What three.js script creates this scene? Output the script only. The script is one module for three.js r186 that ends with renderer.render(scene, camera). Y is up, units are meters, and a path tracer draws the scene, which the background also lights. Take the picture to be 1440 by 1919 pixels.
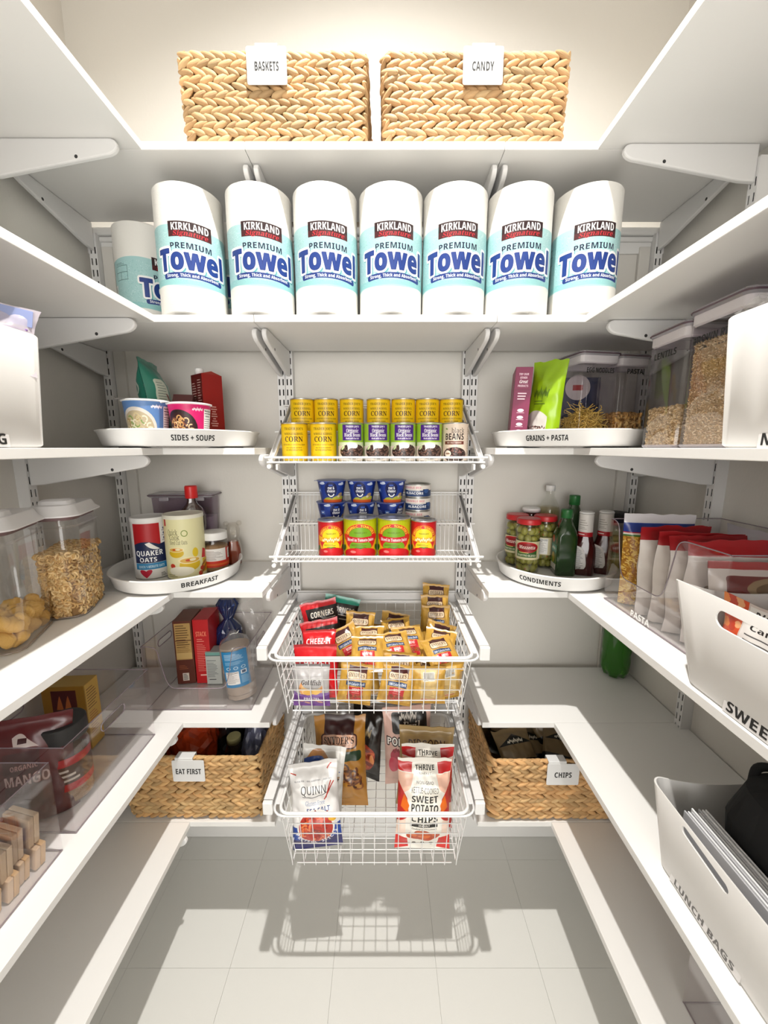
import * as THREE from 'three';
import { RoundedBoxGeometry } from 'three/addons/geometries/RoundedBoxGeometry.js';
import { mergeGeometries, mergeVertices, toCreasedNormals } from 'three/addons/utils/BufferGeometryUtils.js';
import { FontLoader } from 'three/addons/loaders/FontLoader.js';
import { TextGeometry } from 'three/addons/geometries/TextGeometry.js';
import { ImprovedNoise } from 'three/addons/math/ImprovedNoise.js';
import { RectAreaLightUniformsLib } from 'three/addons/lights/RectAreaLightUniformsLib.js';
import { Brush, Evaluator, SUBTRACTION } from 'three-bvh-csg';

// ---------- camera, light, exposure ----------
const scene = new THREE.Scene();
scene.background = new THREE.Color(0x000000);
const camera = new THREE.PerspectiveCamera(106.22, 1440 / 1919, 0.02, 20);
camera.position.set(0, 1.53, 1.31);
camera.rotation.set(-Math.atan(120 / 720), 0, 0);
camera.updateMatrixWorld();
const renderer = new THREE.WebGLRenderer({ antialias: true });
renderer.shadowMap.enabled = true;
renderer.toneMapping = THREE.LinearToneMapping;
renderer.toneMappingExposure = 1.03;

const R0 = (d) => d * Math.PI / 180;
const LAMP = { x: -0.025, y: 3.34, z: 0.765, power: 19.5, color: [1.0, 0.968, 0.918] };
{ // the pantry's recessed ceiling downlight: a small lens, its light just below it
  const l = new THREE.SpotLight(new THREE.Color().setRGB(...LAMP.color), LAMP.power, 0, R0(58), 1, 2);
  l.position.set(LAMP.x, LAMP.y, LAMP.z); l.target.position.set(LAMP.x, 0, LAMP.z); l.castShadow = true; l.shadow.radius = 1.1; l.shadow.mapSize.set(2048, 2048); scene.add(l, l.target);
}
RectAreaLightUniformsLib.init();
const FILL = { x: 0.0, y: 1.55, z: 4.80, w: 2.6, h: 1.7, power: 5.8, color: [1.0, 0.985, 0.965] };
{ // added front fill, set at an unseen window beyond the open pantry doorway
  const l = new THREE.RectAreaLight(new THREE.Color().setRGB(...FILL.color), FILL.power, FILL.w, FILL.h);
  l.position.set(FILL.x, FILL.y, FILL.z); l.lookAt(FILL.x, FILL.y, 0); scene.add(l);
}
// ---------- helpers ----------
const R = (d) => d * Math.PI / 180;
let seed = 7; const rnd = () => { seed = (seed * 1664525 + 1013904223) >>> 0; return seed / 4294967296; };
const rr = (a, b) => a + (b - a) * rnd();
const noise = new ImprovedNoise();
const nz = (x, y = 0, z = 0) => noise.noise(x + 0.13, y + 0.37, z + 0.71);
const used = {};
function numbered(n) { const k = used[n] = (used[n] ?? -1) + 1; return k ? `${n}_${String(k).padStart(3, '0')}` : n; }
function tag(o, label, category, group) { o.userData.label = label; o.userData.category = category; if (group) o.userData.group = group; return o; }
function thing(name, label, category, [x, y, z] = [0, 0, 0], turn = 0, group) {
  const o = new THREE.Group(); o.name = numbered(name); scene.add(o); o.position.set(x, y, z); o.rotation.y = turn; return tag(o, label, category, group);
}
function part(name, geo, m, parent, extra) {
  const o = new THREE.Mesh(Array.isArray(geo) ? merge(geo) : geo, m); o.name = name; o.castShadow = o.receiveShadow = true; parent.add(o); if (extra) Object.assign(o.userData, extra); return o;
}
function struct(name, geo, m, parent = scene) { const o = part(name, geo, m, parent); if (parent === scene) { o.name = numbered(name); o.userData.kind = 'structure'; } return o; }
function copy(src, label, [x, y, z], turn, group) {
  const o = src.clone(); o.name = numbered(src.name.replace(/_\d{3}$/, '')); o.userData = { ...src.userData, label }; if (group) o.userData.group = group;
  o.position.set(x, y, z); if (turn !== undefined) o.rotation.y = turn; scene.add(o); return o;
}
const clean = (g) => { g = g.index ? g.toNonIndexed() : g; for (const k of Object.keys(g.attributes)) if (!['position', 'normal', 'uv', 'color'].includes(k)) g.deleteAttribute(k); if (!g.attributes.uv) g.setAttribute('uv', new THREE.BufferAttribute(new Float32Array(g.attributes.position.count * 2), 2)); return g; };
function merge(list) {
  const a = list.map(clean); const col = a.some((g) => g.attributes.color);
  if (col) for (const g of a) if (!g.attributes.color) g.setAttribute('color', new THREE.BufferAttribute(new Float32Array(g.attributes.position.count * 3).fill(1), 3));
  return a.length === 1 ? a[0] : mergeGeometries(a);
}
const C = (c) => (Array.isArray(c) ? new THREE.Color().setRGB(...c) : new THREE.Color(c));
function mat(c, roughness = 0.5, o = {}) { return new THREE.MeshStandardMaterial({ color: C(c), roughness, ...o }); }
function phys(c, roughness = 0.5, o = {}) { return new THREE.MeshPhysicalMaterial({ color: C(c), roughness, ...o }); }
function box(w, h, d, x = 0, y = 0, z = 0) { return new THREE.BoxGeometry(w, h, d).translate(x, y, z); }
function rbox(w, h, d, x = 0, y = 0, z = 0, r = 0.002, s = 2) { return new RoundedBoxGeometry(w, h, d, s, Math.min(r, w / 2.01, h / 2.01, d / 2.01)).translate(x, y, z); }
const UP = new THREE.Vector3(0, 1, 0);
function rod(a, b, r, seg = 6) {
  const A = new THREE.Vector3(...a), B = new THREE.Vector3(...b), d = B.clone().sub(A), L = d.length();
  return new THREE.CylinderGeometry(r, r, L, seg).translate(0, L / 2, 0).applyQuaternion(new THREE.Quaternion().setFromUnitVectors(UP, d.normalize())).translate(...a);
}
function tube(pts, r, n = 32, seg = 6, closed = false, tension = 0.5) { return new THREE.TubeGeometry(new THREE.CatmullRomCurve3(pts.map((p) => new THREE.Vector3(...p)), closed, 'catmullrom', tension), n, r, seg, closed); }
function lathe(prof, seg = 40) { return new THREE.LatheGeometry(prof.map((p) => new THREE.Vector2(...p)), seg); }
function extrude(shape, depth, bevel = 0, o = {}) { return new THREE.ExtrudeGeometry(shape, { depth, bevelEnabled: bevel > 0, bevelSize: bevel, bevelThickness: bevel, bevelSegments: 2, curveSegments: 10, ...o }); }
function poly(pts, Sh = THREE.Shape) { const s = new Sh(); pts.forEach((p, i) => (i ? s.lineTo(...p) : s.moveTo(...p))); s.closePath(); return s; }
function rrect(w, h, r, cx = 0, cy = 0, Sh = THREE.Shape) { // rounded rectangle, several points a corner
  const s = new Sh(), x = cx - w / 2, y = cy - h / 2; r = Math.min(r, w / 2 - 1e-4, h / 2 - 1e-4);
  s.moveTo(x + r, y); s.lineTo(x + w - r, y); s.absarc(x + w - r, y + r, r, -Math.PI / 2, 0); s.lineTo(x + w, y + h - r); s.absarc(x + w - r, y + h - r, r, 0, Math.PI / 2);
  s.lineTo(x + r, y + h); s.absarc(x + r, y + h - r, r, Math.PI / 2, Math.PI); s.lineTo(x, y + r); s.absarc(x + r, y + r, r, Math.PI, Math.PI * 1.5); return s;
}
function tex(w, h, draw, o = {}) {
  const c = document.createElement('canvas'); c.width = w; c.height = h; const g = c.getContext('2d'); draw(g, w, h);
  const t = new THREE.CanvasTexture(c); t.colorSpace = THREE.SRGBColorSpace; t.wrapS = t.wrapT = THREE.RepeatWrapping; t.anisotropy = 8; return Object.assign(t, o);
}
// canvas writing: squeezed to a width, or bent along an arc
function txt(g, s, x, y, size, color, { font = 'sans-serif', weight = 'bold', align = 'center', w = 0, italic = '', stroke = 0, sc = '#fff', rot = 0, sp = 0 } = {}) {
  g.save(); g.translate(x, y); g.rotate(rot); g.font = `${italic} ${weight} ${size}px ${font}`; g.textAlign = align; g.textBaseline = 'middle'; g.fillStyle = color;
  if (sp) s = s.split('').join(String.fromCharCode(8202).repeat(sp));
  if (w) g.scale(w / g.measureText(s).width, 1);
  if (stroke) { g.lineWidth = stroke; g.strokeStyle = sc; g.lineJoin = 'round'; g.strokeText(s, 0, 0); }
  g.fillText(s, 0, 0); g.restore();
}
function rect(g, c, x, y, w, h, r = 0) { g.fillStyle = c; g.beginPath(); r ? g.roundRect(x, y, w, h, r) : g.rect(x, y, w, h); g.fill(); }
function blob(g, c, x, y, rx, ry = rx, rot = 0) { g.fillStyle = c; g.beginPath(); g.ellipse(x, y, rx, ry, rot, 0, 7); g.fill(); }
function lines(g, c, x, y, w, n, dy, t = 2, seedN = 1) { let s = seedN * 9301; g.fillStyle = c; for (let i = 0; i < n; i++) { s = (s * 9301 + 49297) % 233280; g.fillRect(x, y + i * dy, w * (0.6 + 0.4 * s / 233280), t); } }
function scrawl(g, c, x, y, w, h, t = 4) { g.strokeStyle = c; g.lineWidth = t; g.beginPath(); for (let i = 0; i <= 40; i++) { const u = i / 40; g[i ? 'lineTo' : 'moveTo'](x + u * w, y + h * (Math.sin(u * 61 + 1) * 0.34 + Math.sin(u * 23) * 0.2)); } g.stroke(); }
function facts(g, x, y, w, h) { // a nutrition table
  rect(g, '#f6f4f0', x, y, w, h); txt(g, 'Nutrition Facts', x + w / 2, y + h * 0.06, h * 0.075, '#181818', { w: w * 0.9 }); rect(g, '#181818', x + w * 0.05, y + h * 0.12, w * 0.9, h * 0.02);
  txt(g, 'Calories', x + w * 0.3, y + h * 0.2, h * 0.08, '#181818', { w: w * 0.45 }); lines(g, '#555', x + w * 0.05, y + h * 0.28, w * 0.9, 11, h * 0.06, Math.max(1, h * 0.013), 3);
}
const fonts = new FontLoader(), sans = await fonts.loadAsync('fonts/droid/droid_sans_regular.typeface.json'), sansB = await fonts.loadAsync('fonts/droid/droid_sans_bold.typeface.json');
function letters(s, size, width, font = sans, depth = 0.0004) { // thin vinyl lettering, centred, facing +z, fitted to a width
  const g = new TextGeometry(s, { font, size, depth, curveSegments: 4, bevelEnabled: false }); g.computeBoundingBox(); const b = g.boundingBox;
  g.translate(-(b.min.x + b.max.x) / 2, -(b.min.y + b.max.y) / 2, 0); if (width) g.scale(width / (b.max.x - b.min.x), 1, 1); return g;
}
function bendRound(g, rad) { // wraps geometry that faces +z round an upright cylinder whose axis is at the origin
  const p = g.attributes.position; for (let i = 0; i < p.count; i++) { const a = p.getX(i) / rad, r = rad + p.getZ(i); p.setXYZ(i, Math.sin(a) * r, p.getY(i), Math.cos(a) * r); } g.computeVertexNormals(); return g;
}
// ---------- shared materials ----------
const grain = (() => { const n = 256, d = new Uint8Array(n * n * 4); for (let y = 0; y < n; y++) for (let x = 0; x < n; x++) { const v = 128 + 60 * nz(x / 5, y / 5) + 40 * nz(x / 2.1, y / 2.1, 4) + rr(-14, 14); d.set([v, v, v, 255], (y * n + x) * 4); }
  const t = new THREE.DataTexture(d, n, n); t.wrapS = t.wrapT = THREE.RepeatWrapping; t.magFilter = THREE.LinearFilter; t.needsUpdate = true; return t; })();
const rep = (t, x, y) => { const c = t.clone(); c.repeat.set(x, y); c.needsUpdate = true; return c; };
const M = {
  wall: mat([0.755, 0.73, 0.68], 0.85, { bumpMap: rep(grain, 6, 6), bumpScale: 0.0004 }),
  floor: mat([0.74, 0.735, 0.70], 0.55, { bumpMap: rep(grain, 3, 3), bumpScale: 0.0002 }),
  grout: mat([0.68, 0.675, 0.64], 0.8),
  shelf: mat([0.84, 0.83, 0.81], 0.38),
  steel: mat([0.80, 0.795, 0.79], 0.42),
  wire: mat([0.85, 0.85, 0.84], 0.35),
  dark: mat([0.03, 0.03, 0.03], 0.6),
  slotShade: mat([0.02, 0.02, 0.02], 0.8),  // near black, standing in for the shade inside the upright slots
  white: mat([0.86, 0.855, 0.84], 0.35),
  bin: mat([0.80, 0.785, 0.765], 0.45),
  ink: mat([0.012, 0.012, 0.012], 0.6),
  tin: mat([0.62, 0.62, 0.60], 0.28, { metalness: 0.9 }),
};
// loops of rounded rectangles skinned into one body; a level is [w, d, y, r, cx, cz]; y may be a function of (x, z)
function loopPts(w, d, r, cx = 0, cz = 0, k = 6, sd = 4) {
  const p = []; r = Math.min(r, w / 2 - 1e-4, d / 2 - 1e-4);
  [[1, 1, 0], [-1, 1, 90], [-1, -1, 180], [1, -1, 270]].forEach(([sx, sz, a0]) => { for (let i = 0; i <= k; i++) { const a = R(a0 + 90 * i / k); p.push([cx + sx * (w / 2 - r) + Math.cos(a) * r, cz + sz * (d / 2 - r) + Math.sin(a) * r]); } });
  const q = []; p.forEach((a, i) => { const b = p[(i + 1) % p.length], n = i % (k + 1) === k ? sd : 1; for (let j = 0; j < n; j++) q.push([a[0] + (b[0] - a[0]) * j / n, a[1] + (b[1] - a[1]) * j / n]); }); return q;
}
function loft(levels, { caps = [true, true], k = 6, sd = 4 } = {}) {
  const L = levels.map(([w, d, y, r, cx, cz]) => loopPts(w, d, r, cx, cz, k, sd).map(([x, z]) => [x, typeof y === 'function' ? y(x, z) : y, z])), n = L[0].length, pos = [], uv = [], idx = [];
  let per = [0]; for (let i = 1; i <= n; i++) { const a = L[0][i - 1], b = L[0][i % n]; per.push(per[i - 1] + Math.hypot(b[0] - a[0], b[2] - a[2])); }
  let run = 0; L.forEach((l, j) => { if (j) run += Math.hypot(l[0][0] - L[j - 1][0][0], l[0][1] - L[j - 1][0][1], l[0][2] - L[j - 1][0][2]); for (let i = 0; i <= n; i++) { pos.push(...l[i % n]); uv.push(per[i], run); } });
  for (let j = 0; j < L.length - 1; j++) for (let i = 0; i < n; i++) { const a = j * (n + 1) + i, b = a + 1, c = a + n + 1, d = c + 1; idx.push(a, c, b, b, c, d); }
  const cap = (l, flip) => { const c0 = pos.length / 3; let m = [0, 0, 0]; l.forEach((p) => p.forEach((v, i) => (m[i] += v / n))); pos.push(...m); uv.push(0, 0); l.forEach((p) => { pos.push(...p); uv.push(p[0], p[2]); }); for (let i = 0; i < n; i++) { const a = c0 + 1 + i, b = c0 + 1 + (i + 1) % n; flip ? idx.push(c0, a, b) : idx.push(c0, b, a); } };
  if (caps[0]) cap(L[0], true); if (caps[1]) cap(L[L.length - 1], false);
  const g = new THREE.BufferGeometry(); g.setAttribute('position', new THREE.Float32BufferAttribute(pos, 3)); g.setAttribute('uv', new THREE.Float32BufferAttribute(uv, 2)); g.setIndex(idx); const f = g.toNonIndexed(); f.computeVertexNormals(); const s = toCreased(f); return s;
}
function toCreased(g, angle = 0.7) { return toCreasedNormals(g, angle); }
// sheet of cells: f(u, v) -> [x, y, z]; uv 0..1
function sheet(nu, nv, f, uvf = (u, v) => [u, v]) {
  const pos = [], uv = [], idx = []; for (let j = 0; j <= nv; j++) for (let i = 0; i <= nu; i++) { pos.push(...f(i / nu, j / nv)); uv.push(...uvf(i / nu, j / nv)); }
  for (let j = 0; j < nv; j++) for (let i = 0; i < nu; i++) { const a = j * (nu + 1) + i, b = a + 1, c = a + nu + 1, d = c + 1; idx.push(a, b, c, b, d, c); }
  const g = new THREE.BufferGeometry(); g.setAttribute('position', new THREE.Float32BufferAttribute(pos, 3)); g.setAttribute('uv', new THREE.Float32BufferAttribute(uv, 2)); g.setIndex(idx); g.computeVertexNormals(); return g;
}
// filled bag: w x h, thickness d, crimped seals, wrinkles; the base is at y 0 (front prints u 0..0.5 of the map's width, back 0.5..1)
function pouch(w, h, d, { seal = 0.07, sd = 1, crumple = 1, pinch = 0.06, gusset = 0, bend = 0, top = 1, nu = 22, nv = 30, full = true } = {}) {
  const bulge = (u, v) => { const a = Math.abs(2 * u - 1), e = Math.pow(Math.max(0, 1 - Math.pow(a, 2.4)), 0.62), t = Math.min(1, Math.max(0, (1 - v) / 1 - seal) / 0.32), b = gusset ? 1 : Math.min(1, Math.max(0, v - seal) / 0.3); return e * Math.pow(Math.sin(Math.min(1, t) * Math.PI / 2), 0.75) * top ** v * (gusset ? 1 : Math.pow(Math.sin(b * Math.PI / 2), 0.75)); };
  const side = (s) => sheet(nu, nv, (u, v) => {
    const b = bulge(u, v), wn = crumple * (0.0028 * nz(u * 5 * w / 0.15, v * 6 * h / 0.2, sd * 3.1 + s) + 0.0016 * nz(u * 13 * w / 0.15, v * 11 * h / 0.2, sd + s * 7)) * Math.min(1, b * 3) + (v > 1 - seal || (v < seal && !gusset) ? 0.0007 * Math.sin(v * h * 2200) : 0);
    const ww = w * (1 - pinch * Math.sin(Math.min(1, v / 0.5) * Math.PI / 2) * Math.sin(Math.min(1, (1 - v) / 0.3) * Math.PI / 2)), x = (u - 0.5) * ww, y = v * h;
    const off = bend * (v - 0.5) ** 2 * 4 + crumple * 0.004 * nz(v * 3, sd) ; return [x, y + (v > 0.9 ? crumple * 0.003 * nz(u * 6, sd * 2) : 0), s * (d / 2 * b + 0.0004 + Math.max(-0.4 * d * b, wn)) + off];
  }, (u, v) => full ? [s > 0 ? u / 2 : 1 - u / 2, v] : [u, v]);
  const f = side(1), b = side(-1); const ix = b.index.array; for (let i = 0; i < ix.length; i += 3) [ix[i], ix[i + 1]] = [ix[i + 1], ix[i]]; b.computeVertexNormals();
  return merge([f, b]);
}
// ---------- the room ----------
const WL = -0.915, WR = 0.865, ZF = 1.8, CEIL = 3.365;
struct('wall_back', box(WR - WL + 0.24, CEIL, 0.12, (WL + WR) / 2, CEIL / 2, -0.06), M.wall);
struct('wall_left', box(0.12, CEIL, ZF, WL - 0.06, CEIL / 2, ZF / 2), M.wall);
struct('wall_right', box(0.12, CEIL, ZF, WR + 0.06, CEIL / 2, ZF / 2), M.wall);
{ const sh = poly([[WL - 0.12, 0], [-0.56, 0], [-0.56, 2.3], [0.52, 2.3], [0.52, 0], [WR + 0.12, 0], [WR + 0.12, CEIL], [WL - 0.12, CEIL]]); struct('wall_front', extrude(sh, 0.12).translate(0, 0, ZF), M.wall); }
// the bright room beyond the open doorway
struct('floor_outer', box(3.6, 0.1, 3.1, 0, -0.05, ZF + 0.12 + 1.5), M.grout); struct('ceiling_outer', box(3.6, 0.12, 3.1, 0, 2.86, ZF + 0.12 + 1.5), M.wall);
struct('wall_outer_left', box(0.12, 2.8, 3.0, -1.74, 1.4, ZF + 0.12 + 1.45), M.wall); struct('wall_outer_right', box(0.12, 2.8, 3.0, 1.74, 1.4, ZF + 0.12 + 1.45), M.wall); struct('wall_outer_front', box(3.6, 2.92, 0.12, 0, 1.4, 4.9), M.wall);
for (const s of [-1, 1]) struct(s < 0 ? 'wall_return_left' : 'wall_return_right', box(0.84, 2.92, 0.12, s * 1.4, 1.4, ZF + 0.06), M.wall);
{ const w = new THREE.Group(); w.name = 'fill_window_1'; w.userData.kind = 'structure'; scene.add(w); w.position.set(FILL.x, FILL.y, 4.835); part('fill_window_pane', box(FILL.w, FILL.h, 0.006), mat([1, 1, 1], 0.4, { emissive: new THREE.Color(1, 0.99, 0.97), emissiveIntensity: 1.2 }), w); part('fill_window_frame', [rbox(FILL.w + 0.1, 0.05, 0.03, 0, FILL.h / 2 + 0.025, 0), rbox(FILL.w + 0.1, 0.05, 0.03, 0, -FILL.h / 2 - 0.025, 0), rbox(0.05, FILL.h, 0.03, -FILL.w / 2 - 0.025, 0, 0), rbox(0.05, FILL.h, 0.03, FILL.w / 2 + 0.025, 0, 0)], M.white, w); }  // unseen glowing window, added to carry the front fill
struct('ceiling', box(WR - WL + 0.24, 0.12, ZF + 0.24, (WL + WR) / 2, CEIL + 0.06, ZF / 2), M.wall);
{
  const f = new THREE.Group(); f.name = 'floor'; f.userData.kind = 'structure'; scene.add(f);
  part('tile_bed', box(WR - WL + 0.24, 0.1, ZF + 0.24, (WL + WR) / 2, -0.0535, ZF / 2), M.grout, f);
  const xs = [WL], zs = [0]; for (let x = -0.768; x < WR; x += 0.308) xs.push(x); xs.push(WR); for (let z = 0.098; z < ZF; z += 0.305) zs.push(z); zs.push(ZF);
  for (let i = 0; i < xs.length - 1; i++) for (let j = 0; j < zs.length - 1; j++) { const w = xs[i + 1] - xs[i], d = zs[j + 1] - zs[j]; part('tile', rbox(w - 0.0005, 0.0035, d - 0.0005, xs[i] + w / 2, -0.00175, zs[j] + d / 2, 0.0004, 1), M.floor, f); }
}
struct('baseboard_back', rbox(WR - WL - 0.027, 0.095, 0.013, (WL + WR) / 2, 0.0475, 0.0065, 0.004), M.white);
for (const s of [-1, 1]) struct(s < 0 ? 'baseboard_left' : 'baseboard_right', rbox(0.013, 0.095, ZF - 0.02, s < 0 ? WL + 0.0065 : WR - 0.0065, 0.0475, ZF / 2, 0.004), M.white);
// top track the uprights hang from
struct('trim_1', [rbox(WR - WL, 0.022, 0.022, (WL + WR) / 2, 2.180, 0.011, 0.006), rbox(WR - WL, 0.014, 0.014, (WL + WR) / 2, 2.161, 0.007, 0.004), rbox(WR - WL, 0.032, 0.008, (WL + WR) / 2, 2.138, 0.004, 0.002)], M.white);
{ // ceiling downlight
  const t = thing('ceiling_light', 'small round recessed downlight in the ceiling over the pantry floor', 'lamp', [LAMP.x, CEIL, LAMP.z]);
  part('trim_ring', lathe([[0.03, -0.001], [0.062, -0.001], [0.06, -0.006], [0.034, -0.0095], [0.03, -0.0095]], 40), M.white, t);
  part('lens', new THREE.CylinderGeometry(0.03, 0.03, 0.006, 32).translate(0, -0.005, 0), mat([1, 1, 1], 0.4, { emissive: new THREE.Color(1, 0.95, 0.88), emissiveIntensity: 3 }), t);
}
// ---------- slotted uprights ----------
const uprightGeo = (() => { // face +z, 24 mm wide, 38 mm deep, two columns of slots every 32 mm
  const h = 1.86, s = poly([[-0.0118, 0], [0.0118, 0], [0.0118, h], [-0.0118, h]]);
  for (let y = 0.01; y < h - 0.03; y += 0.032) for (const x of [-0.006, 0.006]) s.holes.push(poly([[x - 0.0021, y], [x + 0.0021, y], [x + 0.0021, y + 0.019], [x - 0.0021, y + 0.019]], THREE.Path));
  const face = extrude(s, 0.0016).translate(0, 0, 0.0284);
  return { face, flange: [box(0.0014, h, 0.0285, -0.0111, h / 2, 0.01425), box(0.0014, h, 0.0285, 0.0111, h / 2, 0.01425)], back: box(0.0205, h, 0.001, 0, h / 2, 0.022) };  // back is a dark sheet close behind the face, painting shade into the slots
})();
function upright(label, x, z, turn, y = 0.31) {
  const t = thing('slotted_upright', label, 'shelf upright', [x, y, z], turn, 'slotted white shelf uprights');
  part('face_plate', uprightGeo.face, M.steel, t); part('flange', uprightGeo.flange[0], M.steel, t); part('flange', uprightGeo.flange[1], M.steel, t); part('slot_shade', uprightGeo.back, M.slotShade, t); return t;
}
upright('outer slotted upright of the pair beside the left end of the wire can shelves', -0.3285, 0.0, 0);
upright('inner slotted upright of the pair beside the left end of the wire can shelves', -0.3035, 0.0, 0);
upright('inner slotted upright of the pair beside the right end of the wire can shelves', 0.2625, 0.0, 0);
upright('outer slotted upright of the pair beside the right end of the wire can shelves', 0.2875, 0.0, 0);
upright('slotted upright in the back corner beside the breakfast and soup turntables', -0.883, 0.0, 0);
upright('slotted upright in the back corner beside the pasta and condiment turntables', 0.834, 0.0, 0);
upright('slotted upright on the left wall behind the cereal dispensers', WL, 0.345, Math.PI / 2);
upright('slotted upright on the right wall behind the clear bin of pasta bags', WR, 0.33, -Math.PI / 2);
upright('slotted upright on the left wall behind the frontmost bins', WL, 0.96, Math.PI / 2);
upright('slotted upright on the right wall behind the white bin of sweets', WR, 0.945, -Math.PI / 2);
struct('trim_2', rbox(0.034, 1.84, 0.012, -0.853, 1.22, 0.006, 0.002), M.wall); struct('trim_3', rbox(0.034, 1.84, 0.012, 0.804, 1.22, 0.006, 0.002), M.wall);
// ---------- shelf boards on brackets ----------
const bracketGeo = (L) => { // runs +z from the upright face, top at y 0
  const s = new THREE.Shape(); s.moveTo(0.0, 0); s.lineTo(L - 0.012, 0); s.quadraticCurveTo(L, -0.002, L, -0.012); s.quadraticCurveTo(L - 0.004, -0.022, L - 0.02, -0.026); s.lineTo(0.03, -0.068); s.lineTo(0.0, -0.070); s.closePath();
  return extrude(s, 0.006, 0.003).translate(0, -0.0035, -0.003).rotateY(-Math.PI / 2).translate(0, 0, 0.033);
};
const BR = bracketGeo(0.245), BRS = bracketGeo(0.295);
const plugGeo = new THREE.CylinderGeometry(0.0038, 0.0038, 0.0123, 12).rotateZ(Math.PI / 2);  // solid dark plug, its colour standing for the shade down a hole
function bracket(parent, x, y, z, turn, g = BR, L = 0.245) {
  const b = part('bracket', g, M.steel, parent); b.position.set(x, y, z); b.rotation.y = turn;
  const h = part('screw_hole_shade', plugGeo, M.dark, b); const zz = 0.033 + L * 0.70; h.position.set(0, -0.0035 - 0.070 + 0.044 * (zz - 0.063) / (L - 0.05) + 0.0052, zz); return b;
}
const TH = 0.017;
const LV = [[2.197, -0.549, 0.484], [1.831, -0.557, 0.488], [1.513, -0.565, 0.484], [1.127, -0.572, 0.499], [0.731, -0.58, 0.491], [0.395, -0.588, 0.507]]; // underside, left and right front edges
const TOP = LV.map((l) => l[0] + TH);
const rank = ['topmost, in front of the woven baskets', 'second from the top', 'third from the top', 'fourth from the top', 'fifth from the top', 'lowest, empty and nearest the floor'];
const onL = [0, 1, 2, 3, 4, 5].map((i) => rank[i] + ['', '', '', ', carrying the cereal dispensers', ', carrying two clear bins', ''][i]), onR = [0, 1, 2, 3, 4, 5].map((i) => rank[i] + ['', '', '', ', carrying the sweets bin', ', carrying the lunch bin', ''][i]);
LV.forEach(([y, xl, xr], i) => {
  const full = i < 2, cL = full ? -0.3155 : -0.3305, cR = full ? 0.2745 : 0.284;
  const board = (a, b, z0, z1, label) => { const t = thing('shelf_board', label, 'shelf', [0, y, 0]); part('board', rbox(b - a - 0.001, TH, z1 - z0 - 0.0006, (a + b) / 2, TH / 2, (z0 + z1) / 2, 0.0012, 1), M.shelf, t); return t; };
  const bl = board(WL + 0.004, cL, 0.0315, 0.316, `white shelf board in the back left corner ${['at the top, beside the left woven basket', 'under the left paper towel rolls', 'under the soup turntable', 'under the breakfast turntable', 'under the clear bin with rice cakes', 'under the basket tagged eat first'][i]}`);
  bracket(bl, -0.883, 0, 0, 0); bracket(bl, -0.3285, 0, 0, 0);
  const br = board(cR, WR - 0.004, 0.0315, 0.316, `white shelf board in the back right corner ${['at the top, beside the right woven basket', 'under the right paper towel rolls', 'under the grain and pasta turntable', 'under the condiment turntable', 'under the green soda bottle', 'under the basket tagged chips'][i]}`);
  bracket(br, 0.834, 0, 0, 0); bracket(br, 0.2875, 0, 0, 0);
  if (full) { const bm = board(cL, cR, 0.0315, 0.316, i ? 'white middle shelf board under the centre paper towel rolls' : 'white middle shelf board under the two woven baskets at the top'); bracket(bm, -0.3035, 0, 0, 0); bracket(bm, 0.2625, 0, 0, 0); }
  const l = board(WL + 0.004, xl, 0.316, 1.7, `long white shelf board along the left wall, ${onL[i]}`);
  for (const z of [0.345, 0.96]) bracket(l, WL, 0, z, Math.PI / 2, BRS, 0.295);
  const r = board(xr, WR - 0.004, 0.316, 1.7, `long white shelf board along the right wall, ${onR[i]}`);
  for (const z of [0.33, 0.945]) bracket(r, WR, 0, z, -Math.PI / 2, BRS, 0.295);
});
// ---------- woven baskets ----------
const fibre = (() => { const n = 128, d = new Uint8Array(n * n * 4); for (let y = 0; y < n; y++) for (let x = 0; x < n; x++) { const v = 128 + 70 * nz(x / 3, y / 40) + 40 * nz(x / 1.6, y / 25, 3); d.set([v, v, v, 255], (y * n + x) * 4); } const t = new THREE.DataTexture(d, n, n); t.wrapS = t.wrapT = THREE.RepeatWrapping; t.magFilter = THREE.LinearFilter; t.needsUpdate = true; return t; })();
M.straw = mat([1, 1, 1], 0.62, { vertexColors: true, bumpMap: rep(fibre, 2, 1), bumpScale: 0.0009 });
M.strawGapShade = mat([0.22, 0.12, 0.05], 0.8, { bumpMap: rep(fibre, 30, 30), bumpScale: 0.001 });  // dark brown puts the shade of the braid gaps into the liner colour
const leafBase = (() => { const g = new THREE.SphereGeometry(1, 9, 8).rotateZ(Math.PI / 2), p = g.attributes.position; for (let i = 0; i < p.count; i++) { const x = p.getX(i), k = 1 - 0.18 * x; p.setXYZ(i, x, p.getY(i) * k, p.getZ(i) * k); } g.computeVertexNormals(); return clean(g); })();
function leafAt(m4, col) { const g = leafBase.clone().applyMatrix4(m4), n = g.attributes.position.count, c = new Float32Array(n * 3); for (let i = 0; i < n; i++) c.set(col, i * 3); g.setAttribute('color', new THREE.BufferAttribute(c, 3)); return g; }
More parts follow.
